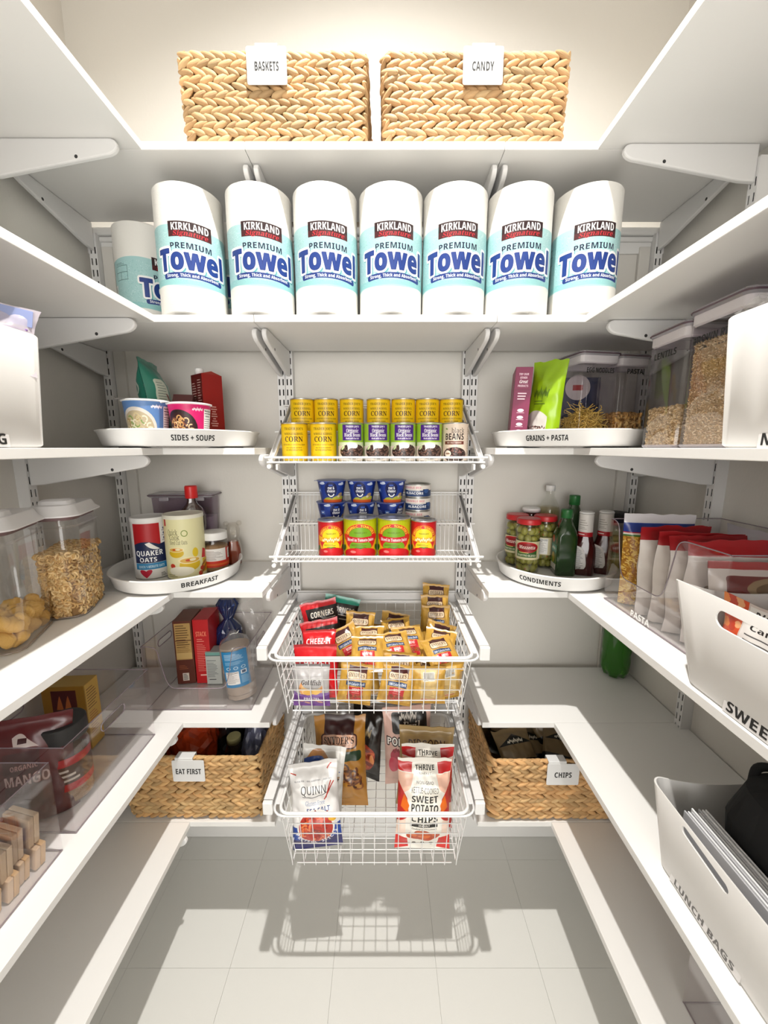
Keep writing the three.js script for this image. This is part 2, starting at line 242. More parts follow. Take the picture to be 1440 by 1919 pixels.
function basket(label, pos, w, d, h, { flare = 0.012, tone = [0.62, 0.40, 0.185], group } = {}) {
  const t = thing('woven_basket', label, 'basket', pos, 0, group), rows = Math.round(h / 0.0152), th = 0.006;
  part('shade_liner', loft([[w - 0.016, d - 0.016, 0.003, 0.016], [w + flare - 0.016, d + flare - 0.016, h - 0.006, 0.016], [w + flare - 0.028, d + flare - 0.028, h - 0.006, 0.012], [w - 0.028, d - 0.028, 0.01, 0.012]]), M.strawGapShade, t);
  const m = new THREE.Matrix4(), q = new THREE.Quaternion(), e = new THREE.Euler();
  const walk = (y, k) => { const f = flare * y / h, P = loopPts(w - 2 * th + f, d - 2 * th + f, 0.017, 0, 0, 6); P.push(P[0]); const S = [0]; for (let i = 1; i < P.length; i++) S.push(S[i - 1] + Math.hypot(P[i][0] - P[i - 1][0], P[i][1] - P[i - 1][1])); const L = S[S.length - 1];
    return { L, at(s) { s = ((s % L) + L) % L; let i = 1; while (S[i] < s) i++; const a = P[i - 1], b = P[i], u = (s - S[i - 1]) / (S[i] - S[i - 1]), tx = (b[0] - a[0]), tz = (b[1] - a[1]), l = Math.hypot(tx, tz); return [a[0] + tx * u, a[1] + tz * u, Math.atan2(-tz / l, tx / l), tz / l, -tx / l]; } }; };
  for (let r = 0; r <= rows; r++) {
    const rim = r === rows, y = rim ? h - 0.004 : 0.0135 + (h - 0.0215) * r / (rows - 1), W = walk(y), pitch = rim ? 0.014 : rr(0.0235, 0.0275), n = Math.round(W.L / pitch), list = [], dir = r % 2 ? 1 : -1, warm = rr(-0.06, 0.06);
    for (let i = 0; i < n; i++) {
      const s = (i + rr(-0.14, 0.14)) * W.L / n, [x, z, a, nx, nzz] = W.at(s), out = rim ? 0 : rr(0.0005, 0.0025);
      e.set(0, a, dir * R(rim ? 14 : rr(17, 27)), 'YXZ'); q.setFromEuler(e); const k = rr(0.88, 1.12);
      m.compose(new THREE.Vector3(x + nx * out, y + rr(-0.001, 0.001), z + nzz * out), q, new THREE.Vector3((rim ? 0.013 : 0.0205) * k * dir, (rim ? 0.0042 : 0.0071) * rr(0.88, 1.14), rim ? 0.0055 : 0.0072));
      const b = rr(0.72, 1.16), red = rr(-0.05, 0.09) + warm; list.push(leafAt(m, [tone[0] * b * (1 + red * 0.5), tone[1] * b * (1 - red * 0.35), tone[2] * b * (1 - red)]));
    }
    for (const g of list) if (dir < 0) { const p = g.attributes.position.array, c = g.attributes.normal.array, u = g.attributes.uv.array; for (let i = 0; i < p.length; i += 9) for (let k = 0; k < 3; k++) { let v = p[i + k]; p[i + k] = p[i + 3 + k]; p[i + 3 + k] = v; v = c[i + k]; c[i + k] = c[i + 3 + k]; c[i + 3 + k] = v; } }
    part(rim ? 'rim_braid' : 'braid_row', list, M.straw, t);
  }
  return t;
}
const TOPB = 'woven baskets on the top shelf';
basket('light woven seagrass basket tagged baskets, left one of the two on the top shelf', [-0.249, TOP[0], 0.168], 0.414, 0.27, 0.18, { tone: [0.60, 0.385, 0.185] });
basket('light woven seagrass basket tagged candy, right one of the two on the top shelf', [0.206, TOP[0], 0.168], 0.412, 0.27, 0.18, { tone: [0.60, 0.38, 0.185] });
basket('golden woven seagrass basket tagged eat first under the lower left shelf corner', [-0.575, TOP[5], 0.17], 0.402, 0.272, 0.222, { tone: [0.62, 0.39, 0.17], flare: 0.02 });
basket('golden woven seagrass basket tagged chips under the lower right shelf corner', [0.525, TOP[5], 0.172], 0.412, 0.278, 0.215, { tone: [0.66, 0.40, 0.175], flare: 0.02 });
// clip-on tags
const tagMat = mat([0.74, 0.74, 0.735], 0.35);
function clip(word, label, x, y, z, wordW, off = 0, w = 0.088, h = 0.072) { // y: top edge of the card
  const t = thing('basket_tag', label, 'tag', [x, y, z]);
  part('card', extrude(rrect(w, h, 0.004, 0, -h / 2), 0.0016).translate(0, 0, 0), tagMat, t);
  part('clip_tab', [rbox(w * 0.56, 0.010, 0.0026, off, 0.001, -0.0005, 0.001), rbox(w * 0.56, 0.0026, 0.024, off, 0.006, -0.012, 0.001), rbox(w * 0.56, 0.03, 0.0022, off, -0.008, -0.0245, 0.001)], tagMat, t);
  part('lettering', letters(word, 0.017, wordW, sansB).translate(0, -h * 0.52, 0.0017), M.ink, t);
}
clip('BASKETS', 'small white clip tag reading BASKETS on the top left basket', -0.258, TOP[0] + 0.181, 0.3145, 0.053);
clip('CANDY', 'small white clip tag reading CANDY on the top right basket', 0.218, TOP[0] + 0.181, 0.3145, 0.048);
clip('EAT FIRST', 'small white clip tag reading EAT FIRST on the golden basket', -0.574, TOP[5] + 0.218, 0.3215, 0.074, -0.012, 0.094, 0.07);
clip('CHIPS', 'small white clip tag reading CHIPS on the golden basket', 0.524, TOP[5] + 0.211, 0.3265, 0.05, -0.018, 0.094, 0.07);
// ---------- paper towel rolls ----------
const rollTex = tex(2048, 1024, (g, w, h) => { // full wrap, front at the middle
  rect(g, '#f7f5ef', 0, 0, w, h);
  const wave = (x, up) => Math.sin((x - w / 2) / w * 12.57 + 0.6) * 12 + up;
  g.fillStyle = '#aed8d9'; g.beginPath(); g.moveTo(0, wave(0, 330)); for (let x = 0; x <= w; x += 16) g.lineTo(x, wave(x, 330)); for (let x = w; x >= 0; x -= 16) g.lineTo(x, 800 + Math.cos((x - w / 2) / w * 6.28 * 2) * 14); g.fill();
  let s = 5; const r = () => (s = (s * 16807) % 2147483647) / 2147483647;
  for (let i = 0; i < 2600; i++) { const x = r() * w, y = 350 + r() * 430; blob(g, ['#a6d2d2', '#8fc4c4', '#d4eeee'][i % 3], x, y, 3.2, 3.2); }
  g.fillStyle = 'rgba(140,205,205,0.55)'; g.beginPath(); g.moveTo(0, 770); for (let x = 0; x <= w; x += 16) g.lineTo(x, 752 + Math.sin(x / 130) * 10); for (let x = w; x >= 0; x -= 16) g.lineTo(x, 798); g.fill();
  const m = w / 2;
  const arcTxt = (str, y, size, width, color, o = {}) => { const n = str.length; g.font = `bold ${size}px sans-serif`; const ws = [...str].map((c) => g.measureText(c).width), tot = ws.reduce((a, b) => a + b), k = width / tot; let x = m - width / 2; [...str].forEach((c, i) => { const cx = x + ws[i] * k / 2; x += ws[i] * k; txt(g, c, cx, y + (o.sag ?? 0) * ((cx - m) / width) ** 2, size, color, { w: ws[i] * k * 0.98 || 1, ...o }); }); };
  rect(g, '#2c1418', m - 205, 300, 410, 120); rect(g, '#4a171c', m - 205, 372, 410, 48);
  txt(g, 'KIRKLAND', m, 341, 80, '#fff', { w: 360 }); txt(g, 'Signature', m, 393, 52, '#c9303a', { font: 'serif', italic: 'italic', w: 330 });
  arcTxt('PREMIUM', 490, 66, 410, '#10183a', { weight: 'bold' });
  const tw = (st, col, c2) => { arcTxt('Towel', 595, 235, 690, c2, { stroke: st, sc: col, sag: 40 }); };
  g.save(); g.translate(8, 8); tw(56, '#5fa9ad', '#5fa9ad'); g.restore(); tw(52, '#ffffff', '#ffffff'); tw(14, '#1d3680', '#203f8c');
  g.save(); g.strokeStyle = '#223c86'; g.lineCap = 'round'; g.lineWidth = 46; g.beginPath(); g.moveTo(m - 270, 730); g.quadraticCurveTo(m, 716, m + 275, 738); g.stroke(); g.restore(); txt(g, 'Strong, Thick and Absorbent', m, 726, 36, '#fff', { w: 520 });
  for (const bx of [m - 640, m + 620]) { g.strokeStyle = '#5a7c80'; g.lineWidth = 5; g.strokeRect(bx, 400, 170, 60); g.strokeRect(bx, 460, 80, 70); g.strokeRect(bx + 80, 460, 90, 70); lines(g, '#6d9094', bx, 372, 170, 2, 12, 5); rect(g, '#e9f2f0', bx - 120, 560, 100, 150, 16); lines(g, '#5a7c80', bx - 110, 580, 80, 8, 15, 4); rect(g, '#dfe9e8', bx - 100, 735, 90, 50, 20); }
});
M.rollPrint = mat([0.93, 0.93, 0.93], 0.42, { map: rollTex, bumpMap: rep(grain, 5, 3), bumpScale: 0.0006 });
M.paper = mat([0.90, 0.88, 0.83], 0.75, { bumpMap: rep(grain, 4, 4), bumpScale: 0.001 });
M.film = phys([0.97, 0.97, 0.97], 0.18, { transmission: 0.75, thickness: 0 });
const RR = 0.079, RH = 0.292;
const rollProto = (() => {
  const t = thing('paper_towel_roll', 'white paper towel roll with a teal band, first of the front row from the left', 'paper towels', [-0.489, TOP[1], 0.238], 0, 'front row of wrapped paper towel rolls');
  const g = new THREE.CylinderGeometry(RR, RR, RH - 0.012, 72, 14, true).rotateY(Math.PI).translate(0, RH / 2, 0), p = g.attributes.position;
  for (let i = 0; i < p.count; i++) { const a = Math.atan2(p.getX(i), p.getZ(i)), y = p.getY(i), k = 1 + 0.010 * nz(Math.cos(a) * 2, y * 16, Math.sin(a) * 2) + 0.006 * nz(Math.cos(a) * 5, y * 30, Math.sin(a) * 5); p.setX(i, p.getX(i) * k); p.setZ(i, p.getZ(i) * k); }
  g.computeVertexNormals(); part('printed_wrap', g, M.rollPrint, t);
  part('paper_end', [lathe([[0.02, RH - 0.008], [0.05, RH - 0.002], [0.071, RH - 0.002], [RR - 0.003, RH - 0.004], [RR, RH - 0.007]], 56), lathe([[RR, 0.007], [RR - 0.004, 0.001], [0.02, 0.002]], 56), lathe([[0.02, 0.004], [0.02, RH - 0.01]], 24)], M.paper, t);
  const f = sheet(14, 6, (u, v) => { const a = 2.2 + u * 1.1, r = RR * (0.9 + 0.06 * v), up = v * 0.012 * Math.sin(u * Math.PI); return [Math.sin(a) * r + 0.006 * nz(u * 9, v * 5), RH - 0.004 + up + 0.004 * nz(u * 7, v * 3, 4), Math.cos(a) * r + 0.006 * nz(u * 8, v * 6, 2)]; }); part('wrap_end', f, M.film, t);
  return t;
})();
const ord = ['first', 'second', 'third', 'fourth', 'fifth', 'sixth', 'seventh'];
[[-0.489, 24], [-0.312, 19], [-0.147, 12], [0.017, 6], [0.178, -2], [0.339, -10], [0.508, -7]].forEach(([x, a], i) => { const l = `white paper towel roll with a teal band, ${ord[i]} of the front row from the left`; if (!i) { rollProto.rotation.y = R(a); return; } copy(rollProto, l, [x, TOP[1], 0.238], R(a)); });
copy(rollProto, 'paper towel roll at the back, half hidden behind the first front roll', [-0.695, TOP[1], 0.082], R(75), 'paper towel rolls behind the front row');
copy(rollProto, 'paper towel roll at the back, glimpsed between the first two front rolls', [-0.462, TOP[1], 0.0795], R(-30), 'paper towel rolls behind the front row');
// ---------- tiered wire can shelves ----------
function canShelf(label, y0) {
  const t = thing('wire_can_shelf', label, 'wire shelf', [-0.0215, y0, 0]), W = 0.566;
  const bar = (y, z, r, w = W) => rod([-w / 2, y, z], [w / 2, y, z], r, 8);
  part('front_lip', [bar(0.014, 0.262, 0.0032, 0.604), bar(0.001, 0.262, 0.0026, 0.59)], M.wire, t);
  part('middle_lip', [bar(0.087, 0.146, 0.0028, 0.604), bar(0.002, 0.150, 0.0022, 0.57)], M.wire, t);
  part('back_rail', [bar(0.172, 0.05, 0.0026, 0.594), bar(0.165, 0.052, 0.002, 0.58), bar(0.080, 0.056, 0.0018, 0.55)], M.wire, t);
  const ws = []; for (let x = -0.262; x <= 0.263; x += 0.0131) ws.push(tube([[x, 0.014, 0.262], [x, 0.003, 0.2625], [x, -0.001, 0.256], [x, -0.001, 0.17], [x, 0.001, 0.153], [x, 0.012, 0.1485], [x, 0.085, 0.1465]], 0.0011, 18, 5, false, 0.2), tube([[x, 0.086, 0.1465], [x, 0.080, 0.145], [x, 0.078, 0.136], [x, 0.078, 0.066], [x, 0.082, 0.056], [x, 0.172, 0.0505]], 0.0011, 14, 5, false, 0.2));
  part('wires', ws, M.wire, t, { kind: 'stuff' });
  for (const s of [-1, 1]) { // sloping channel arms
    const a = new THREE.Vector3(s * 0.268, 0.170, 0.06), b = new THREE.Vector3(s * 0.287, 0.004, 0.255), d = b.clone().sub(a), L = d.length(), q = new THREE.Quaternion().setFromRotationMatrix(new THREE.Matrix4().lookAt(b, a, new THREE.Vector3(0, 1, 0)));
    const arm = (g) => g.translate(0, 0, L / 2).applyQuaternion(q).translate(a.x, a.y, a.z);
    part('side_arm', [arm(box(0.0012, 0.012, L, -0.0062, 0, 0)), arm(box(0.0012, 0.012, L, 0.0062, 0, 0)), arm(box(0.0124, 0.0012, L, 0, -0.006, 0))].map((g) => g), M.steel, t);
    part('arm_shade', arm(box(0.0106, 0.004, L * 0.5, 0, -0.003, -L * 0.22)), mat([0.35, 0.35, 0.35], 0.25, { metalness: 0.9 }), t);  // dark metal strip painting the shade inside the upper half of the channel
    part('bracket', extrude(poly([[0, 0], [0.2, 0], [0.2, -0.014], [0.03, -0.045], [0, -0.045]]), 0.004, 0.001).rotateY(-Math.PI / 2).translate(s * 0.276, -0.006, 0.031), M.steel, t);
    part('knob', rod([s * 0.289, -0.010, 0.25], [s * 0.289, -0.010, 0.268], 0.006, 14), M.wire, t);
  }
  return t;
}
const CU = 1.4905, CL = 1.213;
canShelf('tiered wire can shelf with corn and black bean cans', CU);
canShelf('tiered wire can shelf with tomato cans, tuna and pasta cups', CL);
// ---------- cans and cups ----------
function canGeo(rad, h) {
  return { label: new THREE.CylinderGeometry(rad, rad, h - 0.007, 48, 1, true).rotateY(Math.PI).translate(0, h / 2, 0), ends: [lathe([[0, h - 0.004], [rad - 0.004, h - 0.004], [rad - 0.003, h], [rad + 0.0006, h], [rad + 0.0012, h - 0.002], [rad - 0.0004, h - 0.0042]], 48), lathe([[rad - 0.0004, 0.0042], [rad + 0.001, 0.0016], [rad, 0], [rad - 0.003, 0], [rad - 0.004, 0.003], [0, 0.003]], 48)] };
}
function can(name, label, cat, rad, h, map, pos, turn, group) { const t = thing(name, label, cat, pos, turn, group), g = canGeo(rad, h); part('label', g.label, mat([1, 1, 1], 0.35, { map }), t); part('metal_end', g.ends, M.tin, t); return t; }
const T = {};
T.corn = tex(768, 384, (g, w, h) => { rect(g, '#f5cb14', 0, 0, w, h); const m = w / 2; for (const k of [0, 1]) { const x = m + (k ? w / 2 : 0) - (k ? w : 0) * 0; for (const c of k ? [0, w] : [m]) { txt(g, "TRADER JOE'S", c, 52, 34, '#6b4a0e', { font: 'serif', w: 190 }); txt(g, 'WHOLE KERNEL', c, 104, 30, '#6b4a0e', { font: 'serif', w: 190 }); txt(g, 'CORN', c, 160, 74, '#3d1408', { font: 'serif', w: 178 }); txt(g, 'EXTREMELY SWEET & CRISP', c, 218, 22, '#7a5510', { font: 'serif', w: 226 }); txt(g, 'NO SUGAR ADDED', c, 248, 20, '#6b4a0e', { w: 150 }); txt(g, 'NO PRESERVATIVES', c, 272, 20, '#6b4a0e', { w: 160 }); lines(g, '#b8940f', c - 110, 316, 220, 2, 14, 2); txt(g, 'NET WT. 15.25 OZ (432g)', c, 362, 18, '#5a430c', { w: 200 }); } } rect(g, '#d8a90c', 0, 0, w, 10); });
const beansArt = (g, x, y, rx, ry, n, c1, c2, s0) => { let s = s0; const r = () => (s = (s * 16807) % 2147483647) / 2147483647; blob(g, c1, x, y, rx, ry); for (let i = 0; i < n; i++) { const a = r() * 6.28, q = Math.sqrt(r()); const bx = x + Math.cos(a) * q * rx * 0.94, by = y + Math.sin(a) * q * ry * 0.94; blob(g, ['#1d100d', '#3c2620', '#59413a', c2][i % 4], bx, by, 11, 7, r() * 3); if (i % 5 === 0) blob(g, '#c9b7b0', bx - 2, by - 2, 4, 2, 0.6); } };
T.organic = tex(768, 384, (g, w, h) => { const m = w / 2; rect(g, '#7fae1f', 0, 0, w, h); rect(g, '#dfe8c4', m - 150, 150, 300, 234); g.fillStyle = '#9cc436'; g.fillRect(m - 170, 0, 340, 190); rect(g, '#f2e4d6', m - 170, 230, 340, 154); beansArt(g, m + 10, 290, 136, 80, 210, '#2a1712', '#7c5a4c', 11); g.fillStyle = '#f4f1ec'; g.beginPath(); g.moveTo(m - 50, 210); g.quadraticCurveTo(m + 10, 180, m + 56, 214); g.quadraticCurveTo(m + 60, 262, m + 14, 254); g.quadraticCurveTo(m - 20, 244, m - 42, 280); g.quadraticCurveTo(m - 36, 246, m - 50, 210); g.fill(); blob(g, '#cfdfa8', m - 90, 250, 26, 12, -0.9); rect(g, '#4b1d84', m - 92, 8, 196, 164); txt(g, "TRADER JOE'S", m + 6, 30, 26, '#fff', { w: 130 }); txt(g, 'Organic', m + 6, 72, 54, '#fff', { font: 'serif', w: 120 }); txt(g, 'Black Beans', m + 6, 116, 50, '#fff', { font: 'serif', w: 160 }); txt(g, 'Made with Sea Salt', m + 6, 152, 24, '#fff', { w: 130 }); facts(g, m + 210, 40, 130, 300); });
T.beans = tex(768, 384, (g, w, h) => { const m = w / 2; rect(g, '#ecd9c6', 0, 0, w, h); txt(g, 'black', m + 34, 70, 66, '#2a1712', { font: 'serif', italic: 'italic', weight: 'normal', w: 124 }); txt(g, 'BEANS', m, 134, 92, '#20110d', { w: 190 }); rect(g, '#6d2c1d', m - 96, 180, 190, 34); txt(g, 'NO SALT ADDED', m, 197, 22, '#f1e2d4', { w: 140 }); blob(g, '#7b8f4a', m - 78, 52, 12, 8, 0.5); beansArt(g, m + 6, 320, 118, 76, 210, '#2c1614', '#8a5a52', 5); blob(g, '#efe2d2', m - 60, 310, 34, 34); scrawl(g, '#7c5136', m - 80, 310, 40, 14, 3); lines(g, '#5a4236', m + 140, 40, 36, 16, 18, 4); });
const tomArt = (g, x, y, rx, ry) => { const q = g.createRadialGradient(x, y, 6, x, y, rx); q.addColorStop(0, '#e5202a'); q.addColorStop(1, '#c00a14'); g.fillStyle = q; g.beginPath(); g.ellipse(x, y, rx, ry, 0, 0, 7); g.fill(); blob(g, '#f4867f', x - rx * 0.4, y - ry * 0.4, rx * 0.16, ry * 0.18); g.strokeStyle = '#3c7a1d'; g.lineWidth = 7; for (const a of [-1.2, -0.6, 0, 0.6, 1.2]) { g.beginPath(); g.moveTo(x, y - ry * 0.86); g.quadraticCurveTo(x + a * 18, y - ry * 1.15, x + a * 36, y - ry * 0.92); g.stroke(); } };
function tomatoTex(bg, ribbon, disc, word, word2) { return tex(768, 384, (g, w, h) => { const m = w / 2; rect(g, bg, 0, 0, w, h); if (ribbon === '#c61620') { g.strokeStyle = 'rgba(120,125,0,0.35)'; g.lineWidth = 3; for (let x = 0; x < w; x += 14) { g.beginPath(); g.moveTo(x, 0); g.lineTo(x, h); g.stroke(); } } blob(g, '#e89a1e', m, 200, 136, 166); blob(g, ribbon === '#c61620' ? '#c61620' : '#d3202a', m, 180, 126, 140); const str = 'ORGANIC TOMATOES'; [...str].forEach((c, i) => { const a = -1.25 + 2.5 * i / (str.length - 1); txt(g, c, m + Math.sin(a) * 108, 178 - Math.cos(a) * 120, 32, '#f6d33a', { rot: a }); }); blob(g, disc, m, 160, 88, 88); blob(g, disc, m, 270, 84, 66); g.fillStyle = ribbon; g.beginPath(); g.moveTo(m - 150, 150); g.quadraticCurveTo(m, 196, m + 150, 150); g.lineTo(m + 140, 206); g.quadraticCurveTo(m, 250, m - 140, 206); g.fill(); txt(g, "TRADER JOE'S", m, 128, 22, '#5b6a10', { w: 96 }); if (!word) scrawl(g, '#fff3cf', m - 90, 196, 180, 40, 7); else txt(g, word, m, 200, 42, ribbon === '#c61620' ? '#fff' : '#fff3cf', { font: 'serif', stroke: 6, sc: ribbon === '#c61620' ? '#a30f18' : '#d08a12', w: 210 }); lines(g, '#4d3a08', m - 70, 246, 140, 2, 12, 4); tomArt(g, m, 352, 138, 72); blob(g, '#2e5a1c', m - 150, 300, 22, 40, 0.5); blob(g, '#2e5a1c', m + 150, 300, 22, 40, -0.5); blob(g, '#e7b23a', m - 166, 352, 14, 22); blob(g, '#e7b23a', m + 166, 352, 14, 22); facts(g, 20, 60, 110, 280); }); }
T.tomS = tomatoTex('#c4141d', '#e8a71c', '#f0d723', '', '');
T.tomB = tomatoTex('#b6bd10', '#c61620', '#74a51c', 'Diced in Tomato Juice', '');
T.tuna = tex(768, 128, (g, w, h) => { const m = w / 2; rect(g, '#ece3da', 0, 0, w, h); rect(g, '#27406f', m - 200, 58, 400, 70); rect(g, '#1f3460', m + 60, 44, 70, 50); txt(g, 'BUMBLE BEE', m - 50, 26, 34, '#e0909a', { w: 190 }); rect(g, '#dfe4ee', m - 90, 62, 120, 5); txt(g, 'ALBACORE', m - 30, 90, 40, '#fff', { w: 190 }); blob(g, '#3e5c93', m + 96, 66, 26, 24); rect(g, '#f2eee8', m + 220, 10, 120, 108); lines(g, '#777', m + 228, 20, 100, 8, 12, 4); });
const cc = { rad: 0.0365, h: 0.1075 };
const corn = can('corn_can', 'yellow corn can, first from the left in the back row', 'can', cc.rad, cc.h, T.corn, [-0.254, CU + 0.0805, 0.0785], R(10), 'corn cans on the upper wire shelf');
const nth = ['first', 'second', 'third', 'fourth', 'fifth', 'sixth', 'seventh'];
[-0.180, -0.1005, -0.017, 0.060, 0.1345, 0.209].forEach((x, i) => copy(corn, `yellow corn can, ${nth[i + 1]} from the left in the back row`, [x, CU + 0.0805, 0.0785], R(8 - 3 * i)));
copy(corn, 'yellow corn can at the left end of the front row', [-0.254, CU + 0.0012, 0.197], R(8)); copy(corn, 'yellow corn can in the front row beside the bean cans', [-0.172, CU + 0.0012, 0.197], R(6));
const org = can('bean_can', 'green and purple black bean can, first of the four from the left', 'can', cc.rad, cc.h, T.organic, [-0.0945, CU + 0.0012, 0.197], R(10), 'organic black bean cans in the front row');
[-0.0205, 0.054, 0.128].forEach((x, i) => copy(org, `green and purple black bean can, ${nth[i + 1]} of the four from the left`, [x, CU + 0.0012, 0.197], R(5 - i * 4)));
can('bean_can', 'cream black bean can at the right end of the front row', 'can', cc.rad, cc.h, T.beans, [0.2025, CU + 0.0012, 0.197], R(-14));
can('tomato_can', 'small red tomato can at the left end of the tomato row', 'can', 0.0375, 0.109, T.tomS, [-0.158, CL + 0.0012, 0.193], R(8), 'small red tomato cans');
const tb = can('tomato_can', 'large lime green tomato can, left one of the pair', 'can', 0.0492, 0.117, T.tomB, [-0.0705, CL + 0.0012, 0.193], R(4), 'large green tomato cans');
copy(tb, 'large lime green tomato can, right one of the pair', [0.0295, CL + 0.0012, 0.193], R(-2));
can('tomato_can', 'small red tomato can at the right end of the tomato row', 'can', 0.0375, 0.109, T.tomS, [0.1175, CL + 0.0012, 0.193], R(-4), 'small red tomato cans');
const tuna = can('tuna_can', 'lowest tuna can of the stack of three', 'can', 0.0405, 0.0415, T.tuna, [0.1085, CL + 0.0805, 0.087], R(-4), 'stacked tuna cans');
copy(tuna, 'middle tuna can of the stack of three', [0.1085, CL + 0.1225, 0.087], R(6)); copy(tuna, 'topmost tuna can of the stack of three', [0.1085, CL + 0.1645, 0.087], R(-10));
T.mac = tex(1024, 256, (g, w, h) => { const m = w / 2; rect(g, '#16286f', 0, 0, w, h); rect(g, '#1c3a92', m - 160, 0, 330, h); for (const [x, y] of [[m - 120, 24], [m + 120, 34], [m - 330, 40], [m + 330, 26]]) { blob(g, '#c9d3e6', x, y, 40, 14); blob(g, '#c9d3e6', x + 14, y - 10, 20, 14); } blob(g, '#101a52', m - 10, 100, 78, 96); rect(g, '#2f53b0', m - 36, 36, 50, 20, 8); txt(g, 'mac &', m - 8, 78, 46, '#fff', { w: 84 }); txt(g, 'cheese', m - 8, 116, 46, '#fff', { w: 104 }); g.strokeStyle = '#f4f4f4'; g.lineWidth = 15; g.lineCap = 'round'; g.beginPath(); g.arc(m - 8, 142, 38, 0.35, 2.8); g.stroke(); g.fillStyle = '#b8b63c'; g.beginPath(); g.moveTo(m - 130, 226); g.quadraticCurveTo(m - 60, 170, m, 208); g.quadraticCurveTo(m + 80, 150, m + 190, 190); g.lineTo(m + 190, 226); g.fill(); rect(g, '#d2571f', m - 140, 222, 320, 34); blob(g, '#a68a62', m + 120, 168, 40, 26, -0.5); blob(g, '#d6c9a4', m + 96, 184, 20, 14); rect(g, '#4c6cb4', m - 220, 90, 60, 46); rect(g, '#dfe6f6', m - 206, 106, 32, 12); lines(g, '#8ea2d2', m - 330, 90, 80, 7, 18, 6); rect(g, '#eef0f6', m + 240, 60, 70, 90); lines(g, '#9db0dc', m + 330, 60, 60, 8, 16, 6); });
const cupProto = (() => {
  const t = thing('pasta_cup', 'blue pasta cup in the lower row, at the left', 'pasta cup', [-0.169, CL + 0.0805, 0.087], R(32), 'blue macaroni cups on the lower wire shelf'), h = 0.066, g = new THREE.CylinderGeometry(0.0455, 0.0335, h, 48, 1, true).rotateY(Math.PI).translate(0, h / 2, 0);
  part('cup_wall', g, mat([1, 1, 1], 0.3, { map: T.mac }), t); part('rim', [lathe([[0.0452, h - 0.001], [0.048, h], [0.0482, h + 0.0018], [0.046, h + 0.0024], [0, h + 0.0018]], 40), box(0.014, 0.0007, 0.012, -0.047, h + 0.0012, 0.018), lathe([[0, 0.002], [0.0334, 0.0006]], 32)], mat([0.12, 0.16, 0.42], 0.35), t); return t;
})();
copy(cupProto, 'blue pasta cup in the lower row, in the middle', [-0.0735, CL + 0.0805, 0.087], R(14)); copy(cupProto, 'blue pasta cup in the lower row, beside the tuna', [0.0205, CL + 0.0805, 0.087], R(52));
[[-0.1665, 'at the left'], [-0.0705, 'in the middle'], [0.0225, 'beside the tuna']].forEach(([x, s], i) => copy(cupProto, `blue pasta cup stacked on top, ${s}`, [x, CL + 0.149, 0.087], R([6, -4, 4][i])));
